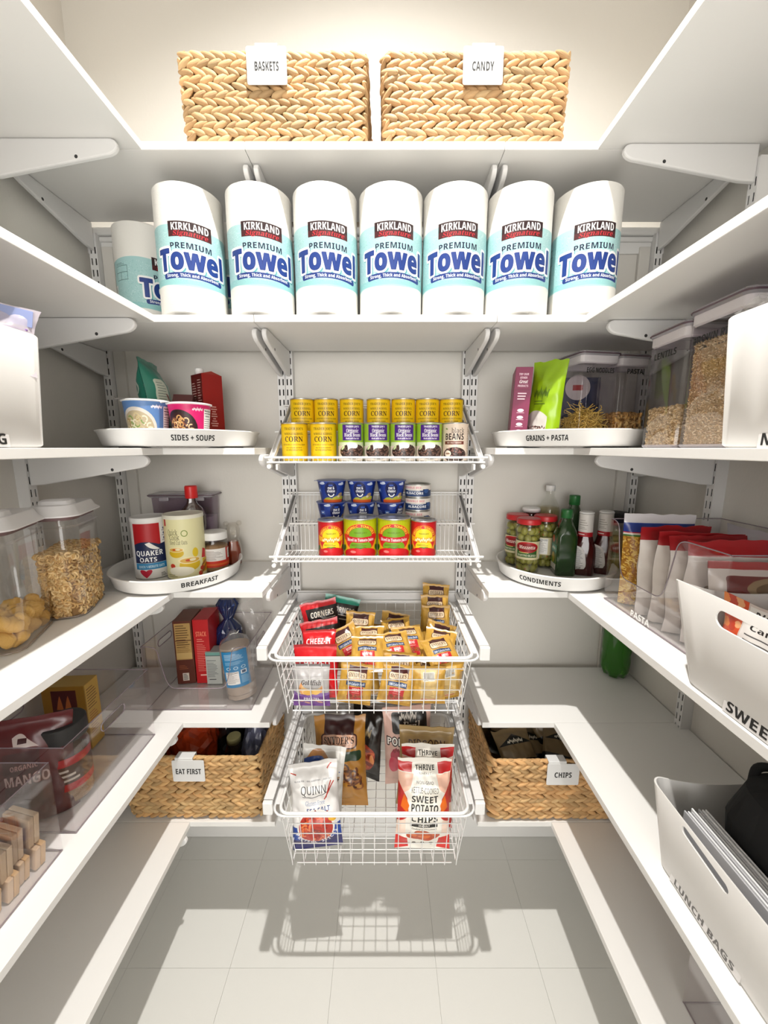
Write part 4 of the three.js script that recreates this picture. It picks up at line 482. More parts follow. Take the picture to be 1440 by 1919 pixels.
{ // cartons
  T.cart = tex(1024, 512, (g, w, h) => { rect(g, '#5e1113', 0, 0, w / 2, h); rect(g, '#8f1712', w / 2, 0, w / 2, h); lines(g, '#d8b8b2', 40, 60, 190, 22, 18, 5); lines(g, '#d8b8b2', 290, 40, 170, 24, 18, 5, 4); rect(g, '#cfc4bd', 40, 260, 150, 200); lines(g, '#5a3a36', 52, 280, 120, 10, 17, 4); txt(g, '✦', 3 * w / 4, 400, 60, '#f0dad4'); for (let i = 0; i < 9; i++) { const q = [120, 150, 90, 130, 150, 70, 120, 190, 150][i]; rect(g, '#d9a89e', 3 * w / 4 - q / 2, 226 + i * 17, q, 8); } });
  const t = thing('broth_carton', 'tall dark red broth carton with a white screw cap', 'carton', [-0.512, y3, 0.155], R(-38)), W = 0.06, D = 0.06, H = 0.198;
  const g = clean(new THREE.BoxGeometry(W, H, D).translate(0, H / 2, 0)), uv = g.attributes.uv, n = g.attributes.normal; for (let i = 0; i < uv.count; i++) { const left = n.getX(i) < -0.5 || n.getZ(i) > 0.5; uv.setX(i, uv.getX(i) * 0.5 + (left ? 0 : 0.5)); } part('carton_body', g, mat([1, 1, 1], 0.32, { map: T.cart }), t);
  part('top_fold', [extrude(poly([[-0.03, 0], [0.03, 0], [0, 0.009]]), W - 0.002).translate(0, H, -W / 2 + 0.001).rotateY(Math.PI / 2)], mat([0.28, 0.03, 0.02], 0.35), t);
  part('cap', lathe([[0, 0.018], [0.011, 0.018], [0.012, 0.015], [0.012, 0], [0, 0]], 24).translate(-0.014, H + 0.002, 0.012), M.white, t);
  const c = thing('small_carton', 'small dark red carton with a folded top between the pink cup and the tall carton', 'carton', [-0.556, y3, 0.205], R(14)); part('carton_body', rbox(0.056, 0.118, 0.045, 0, 0.059, 0, 0.002), mat([0.33, 0.035, 0.03], 0.4), c); part('top_fold', extrude(poly([[-0.023, 0], [0.023, 0], [0.004, 0.021], [-0.004, 0.021]]), 0.05).translate(0, 0.118, -0.025).rotateY(Math.PI / 2), mat([0.10, 0.03, 0.03], 0.4), c); part('print_panel', rbox(0.044, 0.03, 0.001, 0, 0.102, 0.0228, 0.0004), mat([0.55, 0.08, 0.07], 0.4), c);
  const l = part('print_lines', [box(0.016, 0.003, 0.0004, 0, 0.110, 0.0234), box(0.024, 0.003, 0.0004, 0, 0.104, 0.0234), box(0.012, 0.003, 0.0004, 0, 0.098, 0.0234)], mat([0.8, 0.6, 0.55], 0.5), c);
}
// ---------- clear canisters and their fillings ----------
M.smoke = phys([0.905, 0.89, 0.91], 0.03, { transmission: 1, thickness: 0, side: THREE.DoubleSide });
M.clear = phys([0.972, 0.968, 0.965], 0.03, { transmission: 1, thickness: 0 });
M.smokeLid = phys([0.72, 0.69, 0.73], 0.12, { transmission: 0.7, thickness: 0 });
M.gasket = mat([0.62, 0.58, 0.60], 0.4);
M.plum = mat([0.10, 0.06, 0.075], 0.35);
function canister(label, [x, y, z], turn, w, d, h, word, side, wordW, ty = 0.05) {
  const t = thing('food_canister', label, 'canister', [x, y, z], turn);
  part('body', loft([[w - 0.008, d - 0.008, 0.001, 0.012], [w, d, 0.006, 0.012], [w, d, h - 0.03, 0.012]], { caps: [true, false] }), M.smoke, t);
  part('base_edge', loft([[w - 0.006, d - 0.006, 0, 0.012], [w + 0.001, d + 0.001, 0.004, 0.012], [w + 0.001, d + 0.001, 0.007, 0.012]], { caps: [true, false] }), M.smokeLid, t);
  part('gasket', loft([[w - 0.006, d - 0.006, h - 0.032, 0.012], [w + 0.001, d + 0.001, h - 0.028, 0.012], [w + 0.001, d + 0.001, h - 0.012, 0.012]], { caps: [false, false] }), M.gasket, t);
  const l = part('lid', loft([[w + 0.004, d + 0.004, h - 0.012, 0.014], [w + 0.008, d + 0.008, h - 0.008, 0.015], [w + 0.008, d + 0.008, h - 0.003, 0.015], [w + 0.002, d + 0.002, h, 0.013], [w - 0.02, d - 0.02, h - 0.002, 0.01]]), M.smokeLid, t);
  part('lid_rim', tube(loopPts(w + 0.009, d + 0.009, 0.015).map(([a, b]) => [a, h - 0.006, b]), 0.0018, 120, 5, true, 0.1), M.plum, l);
  if (word) { const g = letters(word, 0.013, wordW, sansB, 0.0003).translate(0, h - ty, (side === 'x' ? w : d) / 2 + 0.0008); if (side === 'x') g.rotateY(-Math.PI / 2); part('lettering', g, M.ink, t); }
  return t;
}
function filling(name, label, cat, [x, y, z], turn, w, d, h, core, geo, cols, n, { top = 1, lay = 0.25, rough = 0.6, mound = 0, r = 0.008 } = {}) { // a solid core whose skin is thousands of real grains
  const t = thing(name, label, cat, [x, y, z], turn); t.userData.kind = 'stuff';
  const ht = (u, v) => h * (1 + mound * (1 - 2 * (u * u + v * v)));
  part('core', loft([[w - 0.006, d - 0.006, 0.001, r], [w - 0.006, d - 0.006, h * 0.93, r]]), mat(core, 0.9), t, { kind: 'stuff' });
  const im = new THREE.InstancedMesh(geo, mat([1, 1, 1], rough), n); im.name = 'grains'; im.userData.kind = 'stuff'; im.castShadow = im.receiveShadow = true; const m = new THREE.Matrix4(), q = new THREE.Quaternion(), e = new THREE.Euler(), c = new THREE.Color();
  for (let i = 0; i < n; i++) { const f = i % 6; let px, py, pz; if (f < (top ? 1.5 : 0)) { px = rr(-0.48, 0.48) * w; pz = rr(-0.48, 0.48) * d; py = ht(px / w, pz / d) + rr(-0.006, 0.001); } else { const k = rr(0.002, 0.005), P = loopPts(w - 2 * k, d - 2 * k, r, 0, 0, 6, 24), g0 = P[Math.floor(rnd() * P.length)]; py = rr(0.003, h * 0.985); px = g0[0]; pz = g0[1]; } e.set(rr(-3, 3), rr(-3, 3), rr(-lay, lay)); q.setFromEuler(e); const k = rr(0.85, 1.15); m.compose(new THREE.Vector3(px, py, pz), q, new THREE.Vector3(k, k, k)); im.setMatrixAt(i, m); const col = cols[i % cols.length], b = rr(0.8, 1.12); im.setColorAt(i, c.setRGB(col[0] * b, col[1] * b, col[2] * b)); }
  t.add(im); return t;
}
const riceG = new THREE.SphereGeometry(1, 6, 4).scale(0.0034, 0.0013, 0.0013), lentilG = new THREE.SphereGeometry(1, 8, 5).scale(0.0032, 0.0014, 0.0032);
canister('smoky clear canister reading LENTILS, first on the right wall shelf', [0.662, TOP[2], 0.476], R(-2), 0.16, 0.108, 0.243, 'LENTILS', 'x', 0.066, 0.052);
filling('lentils', 'pale tan lentils filling the lower third of the clear canister', 'lentils', [0.662, TOP[2] + 0.002, 0.476], R(-2), 0.152, 0.1, 0.082, [0.40, 0.27, 0.13], lentilG, [[0.72, 0.54, 0.30], [0.62, 0.44, 0.22], [0.78, 0.62, 0.38], [0.5, 0.33, 0.15]], 5200);
canister('tall smoky clear canister of brown rice beside the lentils', [0.662, TOP[2], 0.5925], R(-1), 0.16, 0.12, 0.255, 'BROWN RICE', 'x', 0.092, 0.058);
filling('brown_rice', 'brown rice filling the tall canister almost to the lid', 'rice', [0.662, TOP[2] + 0.002, 0.5925], R(-1), 0.152, 0.112, 0.192, [0.45, 0.31, 0.15], riceG, [[0.78, 0.58, 0.33], [0.68, 0.48, 0.25], [0.84, 0.68, 0.44], [0.55, 0.36, 0.17]], 14000);
canister('large smoky clear canister of egg noodles on the grain turntable', [0.572, y3, 0.172], R(10), 0.115, 0.115, 0.249, 'EGG NOODLES', 'z', 0.082, 0.05);
{ const t = thing('egg_noodles', 'tangle of thin yellow egg noodles in the large canister', 'noodles', [0.572, y3 + 0.003, 0.172], R(10)); t.userData.kind = 'stuff'; const L = []; for (let i = 0; i < 620; i++) { const a = rr(0, 6.28), q = Math.sqrt(rnd()) * 0.042, hh = 0.012 + rnd() * 0.09 * (1 - 0.5 * (q / 0.045) ** 2), cx = Math.cos(a) * q, cz = Math.sin(a) * q, P = []; let dx = rr(-1, 1), dy = rr(-0.6, 0.9), dz = rr(-1, 1), p = [cx, hh, cz]; for (let k = 0; k < 6; k++) { P.push([Math.max(-0.05, Math.min(0.05, p[0])), Math.max(0.004, p[1]), Math.max(-0.05, Math.min(0.05, p[2]))]); dx += rr(-0.7, 0.7); dy += rr(-0.7, 0.5); dz += rr(-0.7, 0.7); const l = Math.hypot(dx, dy, dz); p = [p[0] + dx / l * 0.011, p[1] + dy / l * 0.008, p[2] + dz / l * 0.011]; } L.push(tube(P, 0.0011, 10, 4)); } part('strands', L, mat([0.95, 0.66, 0.16], 0.5), t, { kind: 'stuff' }); }
canister('smoky clear canister reading PASTA at the right of the grain turntable', [0.681, y3, 0.162], R(10), 0.092, 0.092, 0.246, 'PASTA', 'z', 0.05, 0.046);
filling('pasta_shells', 'small orange pasta pieces at the bottom of the canister reading pasta', 'pasta', [0.681, y3 + 0.003, 0.162], R(10), 0.085, 0.085, 0.082, [0.45, 0.22, 0.06], new THREE.TorusGeometry(0.006, 0.0032, 6, 9, 4.2), [[0.76, 0.45, 0.16], [0.68, 0.37, 0.12], [0.82, 0.54, 0.22]], 700);
{ // box, pouch and dark package on the grain turntable
  T.mag = tex(256, 1024, (g, w, h) => { rect(g, '#7f1146', 0, 0, w, h); txt(g, 'TRY OUR', 128, 90, 40, '#f2d9e4', { w: 150 }); txt(g, 'OTHER', 128, 135, 40, '#f2d9e4', { w: 110 }); txt(g, 'Great', 128, 185, 60, '#fff', { font: 'serif', italic: 'italic', w: 130 }); txt(g, 'PRODUCTS', 128, 240, 40, '#f2d9e4', { w: 160 }); rect(g, '#5e0c33', 0, 290, w, 5); for (let i = 0; i < 3; i++) lines(g, '#f2d9e4', 60, 330 + i * 36, 140, 1, 10, 16, i + 2); for (let i = 0; i < 5; i++) { blob(g, '#e9d6de', 128, 560 + i * 92, 50, 22); rect(g, '#e9d6de', 70, 588 + i * 92, 116, 6); } });
  const t = thing('snack_box', 'narrow magenta box standing at the left of the grain turntable', 'box', [0.372, y3, 0.205], R(-14)); t.rotation.z = R(-2.5); part('box_side', box(0.042, 0.2, 0.0006, 0, 0.101, 0.0555), mat([1, 1, 1], 0.45, { map: T.mag }), t); part('box_body', rbox(0.043, 0.202, 0.11, 0, 0.101, 0, 0.0012), mat([0.24, 0.012, 0.07], 0.45), t);
  T.lime = tex(512, 512, (g, w, h) => { rect(g, '#93b916', 0, 0, w, h); for (const c of [w / 4, 3 * w / 4]) { g.fillStyle = '#cfcac4'; g.beginPath(); g.moveTo(c - 128, 350); g.quadraticCurveTo(c - 40, 260, c + 60, 340); g.lineTo(c + 60, 512); g.lineTo(c - 128, 512); g.fill(); let s = 8; const r = () => (s = (s * 16807) % 2147483647) / 2147483647; for (let i = 0; i < 260; i++) blob(g, ['#6d4a44', '#a68d86', '#3f2622', '#d8cfc9'][i % 4], c - 128 + r() * 186, 400 + r() * 112, 8, 4, r() * 3); scrawl(g, '#56761a', c - 70, 200, 120, 50, 7); lines(g, '#56761a', c - 60, 244, 110, 2, 16, 6); } });
  bag('grain_pouch', 'lime green pouch of quinoa with a clear lower window', 'pouch', pouch(0.098, 0.222, 0.055, { gusset: 1, sd: 23, seal: 0.05, crumple: 1.4, top: 0.7 }), bagMat(T.lime, 0.3), [0.424, y3, 0.243], [-4, -52, -3]);
  const b = thing('pasta_box', 'navy blue box with a white and red badge behind the egg noodles', 'box', [0.595, y3, 0.062], R(-4)); part('box_body', rbox(0.135, 0.205, 0.05, 0, 0.1025, 0, 0.0015), mat([0.035, 0.045, 0.11], 0.45), b); part('badge', new THREE.CylinderGeometry(0.037, 0.037, 0.001, 40).rotateX(Math.PI / 2).translate(0.0, 0.175, 0.0255), mat([0.75, 0.68, 0.66], 0.5), b); part('badge_print', rbox(0.03, 0.016, 0.001, 0, 0.175, 0.0265, 0.0004), mat([0.5, 0.05, 0.05], 0.5), b); part('side_label', rbox(0.022, 0.12, 0.001, -0.054, 0.12, 0.0255, 0.0004), mat([0.6, 0.6, 0.6], 0.5), b);
}
// ---------- breakfast ----------
function cylTin(name, label, pos, turn, rad, h, map, lidM) { const t = thing(name, label, 'canister', pos, turn); part('label', new THREE.CylinderGeometry(rad, rad, h - 0.012, 64, 1, true).rotateY(Math.PI).translate(0, h / 2 - 0.004, 0), mat([1, 1, 1], 0.45, { map }), t); part('lid', lathe([[0, h - 0.004], [rad - 0.004, h - 0.004], [rad - 0.003, h], [rad + 0.001, h], [rad + 0.0012, h - 0.011], [rad - 0.001, h - 0.0115]], 56), lidM, t); part('bottom_edge', lathe([[rad - 0.0004, 0.004], [rad + 0.0006, 0.001], [0, 0]], 56), M.white, t); return t; }
T.oats = tex(1024, 512, (g, w, h) => { rect(g, '#e8e6e4', 0, 0, w, h); const m = w / 2; rect(g, '#b3161f', m - 170, 18, 250, 190); rect(g, '#e8e6e4', m + 84, 18, 76, 180); for (let i = 0; i < 3; i++) { blob(g, '#44506e', m + 122, 70 + i * 44, 10, 10); rect(g, '#777', m + 100, 86 + i * 44, 44, 5); } g.fillStyle = '#18234a'; g.beginPath(); g.moveTo(m - 170, 208); g.quadraticCurveTo(m - 60, 150, m + 60, 208); g.lineTo(m + 170, 190); g.lineTo(m + 170, 370); g.lineTo(m - 170, 370); g.fill(); g.fillStyle = '#f2efe9'; g.beginPath(); g.moveTo(m - 60, 196); g.quadraticCurveTo(m - 10, 260, m + 70, 250); g.quadraticCurveTo(m + 10, 210, m - 20, 184); g.fill(); txt(g, 'QUAKER', m - 30, 282, 64, '#fff', { w: 250 }); txt(g, 'OATS', m - 44, 340, 56, '#fff', { w: 160 }); rect(g, '#2d84b8', m - 170, 372, 340, 56); txt(g, 'QUICK 1-MINUTE OATS', m - 20, 402, 32, '#cfe6f2', { w: 240 }); g.fillStyle = '#c91f3c'; g.beginPath(); g.moveTo(m - 70, 506); g.bezierCurveTo(m - 190, 420, m - 90, 420, m - 70, 446); g.bezierCurveTo(m - 50, 420, m + 40, 420, m - 70, 506); g.fill(); lines(g, '#555', m + 60, 470, 60, 3, 12, 5); facts(g, 30, 60, 190, 380); });
cylTin('oat_canister', 'round oat canister with a red top panel and navy middle', [-0.699, y4, 0.188], R(33), 0.0485, 0.181, T.oats, M.white);
T.oats2 = tex(1024, 512, (g, w, h) => { rect(g, '#e4dfae', 0, 0, w, h); const m = w / 2; rect(g, '#b9222a', m - 200, 0, 26, 60); txt(g, 'Quick', m - 110, 110, 62, '#5a5430', { font: 'serif', weight: 'normal', w: 90 }); txt(g, 'Cook', m - 96, 152, 62, '#5a5430', { font: 'serif', weight: 'normal', w: 90 }); txt(g, 'Steel Cut Oats', m - 66, 196, 48, '#5a5430', { font: 'serif', weight: 'normal', w: 150 }); g.strokeStyle = '#7d8f3a'; g.lineWidth = 7; g.beginPath(); g.arc(m - 10, 120, 24, 0, 7); g.stroke(); const bowl = (x, y, k) => { blob(g, '#d9b41c', x, y + 34 * k, 76 * k, 46 * k); blob(g, '#f1e3b4', x, y, 84 * k, 26 * k); blob(g, '#dcae4a', x, y + 2, 70 * k, 18 * k); blob(g, '#c2481f', x - 14, y, 20 * k, 9 * k); blob(g, '#f2e6c0', x + 20 * k, y - 2, 24 * k, 10 * k); }; bowl(m - 90, 256, 0.85); bowl(m + 20, 350, 1.15); blob(g, '#e4c52b', m + 70, 290, 26, 40); g.fillStyle = '#d2171c'; g.beginPath(); g.moveTo(m + 150, 270); g.lineTo(m + 200, 290); g.lineTo(m + 190, 360); g.lineTo(m + 130, 350); g.fill(); rect(g, '#d9b51c', m + 140, 360, 90, 120); for (const [x, y] of [[-130, 396], [130, 440], [110, 480]]) blob(g, '#c2361d', m + x, y, 24, 20); for (const [x, y] of [[160, 400], [180, 430], [150, 460]]) blob(g, '#96602a', m + x, y, 40, 12, -0.5); blob(g, '#f3efda', m - 60, 440, 110, 40); lines(g, '#7a7450', m - 190, 470, 120, 2, 14, 5); facts(g, 30, 60, 190, 380); });
cylTin('oat_canister', 'cream canister of oats with yellow bowls printed on it', [-0.595, y4, 0.19], R(30), 0.0535, 0.19, T.oats2, mat([0.8, 0.78, 0.66], 0.4));
{ // syrup bottle
  const t = thing('syrup_bottle', 'dark syrup bottle with a red cap behind the cream canister', 'bottle', [-0.612, y4, 0.098], R(25)), lv = [[0.064, 0.036, 0.0, 0.012], [0.07, 0.042, 0.006, 0.016], [0.072, 0.044, 0.05, 0.018], [0.068, 0.042, 0.09, 0.018, -0.003], [0.088, 0.044, 0.14, 0.02, -0.004], [0.084, 0.042, 0.165, 0.02, -0.003], [0.060, 0.036, 0.19, 0.018], [0.034, 0.030, 0.205, 0.0149], [0.028, 0.028, 0.214, 0.0139], [0.028, 0.028, 0.222, 0.0139]];
  part('bottle_body', loft(lv), phys([0.035, 0.008, 0.006], 0.12, { clearcoat: 1, clearcoatRoughness: 0.05 }), t); part('cap', lathe([[0, 0.262], [0.0165, 0.262], [0.0185, 0.258], [0.0185, 0.223], [0.0155, 0.222], [0, 0.222]], 32), mat([0.72, 0.02, 0.02], 0.35), t); part('label', sheet(8, 8, (u, v) => { const a = (u - 0.5) * 1.4; return [0.024 + 0.028 * Math.sin(a + 0.5) * 0.6, 0.02 + v * 0.07, 0.0235 * Math.cos(a * 0.6)]; }), mat([0.66, 0.63, 0.6], 0.5, { side: THREE.DoubleSide }), t);
  const c = thing('storage_bin', 'smoky purple lidded bin standing at the back of the breakfast turntable', 'storage bin', [-0.655, y4, 0.050], R(4)); part('body', loft([[0.17, 0.062, 0.001, 0.008], [0.19, 0.07, 0.222, 0.008]], { caps: [true, false] }), phys([0.70, 0.64, 0.70], 0.06, { transmission: 1, thickness: 0, side: THREE.DoubleSide }), c); const ld = part('lid', loft([[0.196, 0.076, 0.222, 0.008], [0.206, 0.084, 0.226, 0.01], [0.206, 0.084, 0.232, 0.01], [0.2, 0.078, 0.234, 0.008]]), M.smokeLid, c); part('lid_rim', tube(loopPts(0.207, 0.085, 0.01).map(([a, b]) => [a, 0.229, b]), 0.002, 100, 5, true, 0.1), M.plum, ld); part('latch', [rbox(0.03, 0.012, 0.006, -0.05, 0.218, 0.042, 0.002), rbox(0.03, 0.012, 0.006, 0.06, 0.218, 0.042, 0.002)], M.smokeLid, c);
  const f = thing('purple_powder', 'lilac powder filling the smoky purple bin', 'powder', [-0.655, y4 + 0.002, 0.050], R(4)); f.userData.kind = 'stuff'; part('powder', loft([[0.162, 0.055, 0.001, 0.006], [0.178, 0.06, 0.155, 0.006]]), mat([0.45, 0.39, 0.46], 0.9), f, { kind: 'stuff' });
  // spread jar
  T.pb = tex(512, 256, (g, w, h) => { rect(g, '#efece8', 0, 0, w, h); rect(g, '#d8351f', 0, 170, w, 86); rect(g, '#c02a1a', w / 2 + 60, 0, 96, 190); rect(g, '#f4f0ea', w / 2 + 76, 16, 64, 140); for (let i = 0; i < 14; i++) { g.fillStyle = '#333'; g.fillRect(w / 2 + 84, 24 + i * 9, 48, (i * 5) % 4 + 2); } lines(g, '#8a7f78', w / 2 - 110, 30, 150, 12, 11, 4); rect(g, '#e2682a', 0, 206, w, 26); });
  const j = thing('spread_jar', 'small jar with a white lid and an orange label', 'jar', [-0.532, y4, 0.138], R(32)); part('jar_glass', lathe([[0, 0.001], [0.036, 0.001], [0.039, 0.006], [0.039, 0.088], [0.036, 0.097], [0.035, 0.104]], 48), phys([0.92, 0.92, 0.9], 0.04, { transmission: 1, thickness: 0, side: THREE.DoubleSide }), j); part('spread', lathe([[0, 0.003], [0.036, 0.003], [0.0375, 0.008], [0.0375, 0.08], [0, 0.082]], 40), mat([0.34, 0.19, 0.085], 0.6), j); part('label', new THREE.CylinderGeometry(0.0395, 0.0395, 0.058, 48, 1, true).rotateY(Math.PI).translate(0, 0.046, 0), mat([1, 1, 1], 0.5, { map: T.pb }), j); part('lid', lathe([[0, 0.124], [0.036, 0.124], [0.0385, 0.121], [0.039, 0.101], [0.036, 0.1], [0, 0.1]], 48), M.white, j);
  const b = thing('honey_bottle', 'clear bear-shaped bottle half full of dark honey', 'bottle', [-0.494, y4, 0.082], R(25)); part('bottle_glass', [loft([[0.046, 0.036, 0, 0.014], [0.05, 0.04, 0.02, 0.018], [0.046, 0.038, 0.055, 0.017], [0.036, 0.032, 0.08, 0.0155], [0.032, 0.03, 0.088, 0.0149], [0.042, 0.036, 0.1, 0.0175], [0.044, 0.038, 0.118, 0.0185], [0.036, 0.032, 0.132, 0.0155], [0.022, 0.02, 0.14, 0.0095]]), new THREE.SphereGeometry(0.009, 14, 10).translate(-0.02, 0.137, 0), new THREE.SphereGeometry(0.009, 14, 10).translate(0.02, 0.137, 0), new THREE.SphereGeometry(0.008, 14, 10).scale(1, 0.8, 1.2).translate(0, 0.108, 0.019)], phys([0.95, 0.94, 0.92], 0.05, { transmission: 1, thickness: 0 }), b); part('honey', loft([[0.042, 0.032, 0.003, 0.013], [0.046, 0.036, 0.02, 0.016], [0.042, 0.034, 0.055, 0.015], [0.033, 0.029, 0.079, 0.014]]), phys([0.22, 0.035, 0.012], 0.15, { clearcoat: 0.6 }), b);
}
// ---------- condiments ----------
M.jar = phys([0.96, 0.965, 0.95], 0.03, { transmission: 1, thickness: 0, side: THREE.DoubleSide });
T.olive = tex(768, 192, (g, w, h) => { rect(g, '#d9cfa6', 0, 0, w, h); const m = w / 2; rect(g, '#2c5a1c', m - 110, 80, 220, 112); rect(g, '#d9cfa6', m - 120, 168, 240, 24); blob(g, '#b8141b', m, 62, 122, 56); blob(g, '#8d0d14', m, 66, 108, 44); txt(g, 'Mezzetta', m, 62, 48, '#f4ece0', { font: 'serif', italic: 'italic', w: 176 }); lines(g, '#d9cc80', m - 85, 116, 170, 1, 10, 8); txt(g, 'MARTINI OLIVES', m, 148, 30, '#f0ead2', { font: 'serif', w: 200 }); facts(g, m + 150, 10, 120, 172); });
const oliveG = new THREE.SphereGeometry(1, 10, 8).scale(0.0112, 0.0138, 0.0112);
function oliveJar(label, x, z, turn) {
  const t = thing('olive_jar', label, 'jar', [x, y4, z], turn, 'olive jars on the condiment turntable'), h = 0.165, r = 0.0348;
  part('jar_glass', lathe([[0, 0.001], [r - 0.003, 0.001], [r, 0.006], [r, h - 0.03], [r - 0.003, h - 0.022], [r - 0.005, h - 0.008]], 48), M.jar, t);
  part('label', new THREE.CylinderGeometry(r + 0.0004, r + 0.0004, 0.056, 48, 1, true).rotateY(Math.PI).translate(0, 0.074, 0), mat([1, 1, 1], 0.4, { map: T.olive, side: THREE.DoubleSide }), t);
  part('lid', lathe([[0, h + 0.004], [r - 0.003, h + 0.004], [r, h + 0.001], [r + 0.0008, h - 0.012], [r - 0.002, h - 0.0135], [0, h - 0.012]], 48), mat([0.55, 0.02, 0.025], 0.35), t);
  part('brine', lathe([[0, 0.004], [r - 0.0155, 0.004], [r - 0.0155, h - 0.03], [0, h - 0.03]], 24), mat([0.17, 0.15, 0.04], 0.5), t);
  const o = [], pim = []; for (let row = 0; row < 6; row++) for (let k = 0; k < 7; k++) { const a = (k + (row % 2) * 0.5) / 7 * 6.283 + rr(-0.1, 0.1), rad = r - 0.0128, y = 0.016 + row * 0.0232 + rr(-0.002, 0.002), q = new THREE.Matrix4().makeRotationFromEuler(new THREE.Euler(rr(-1.4, 1.4), a + rr(-1, 1), rr(-1, 1))); q.setPosition(Math.sin(a) * rad, y, Math.cos(a) * rad); o.push(oliveG.clone().applyMatrix4(q)); if ((k + row) % 3 === 0) pim.push(new THREE.SphereGeometry(0.0038, 8, 6).translate(Math.sin(a) * (r - 0.0042), y, Math.cos(a) * (r - 0.0042))); }
  part('olives', o, mat([0.30, 0.29, 0.055], 0.3), t, { kind: 'stuff' }); part('pimentos', pim, mat([0.45, 0.16, 0.05], 0.4), t, { kind: 'stuff' }); return t;
}
oliveJar('red-lidded olive jar at the front, its red and green label facing out', 0.4435, 0.157, R(-24)); oliveJar('red-lidded olive jar at the left, half hidden behind the front one', 0.434, 0.083, R(-44)); oliveJar('red-lidded olive jar at the right, showing the back of its label', 0.516, 0.104, R(-130));
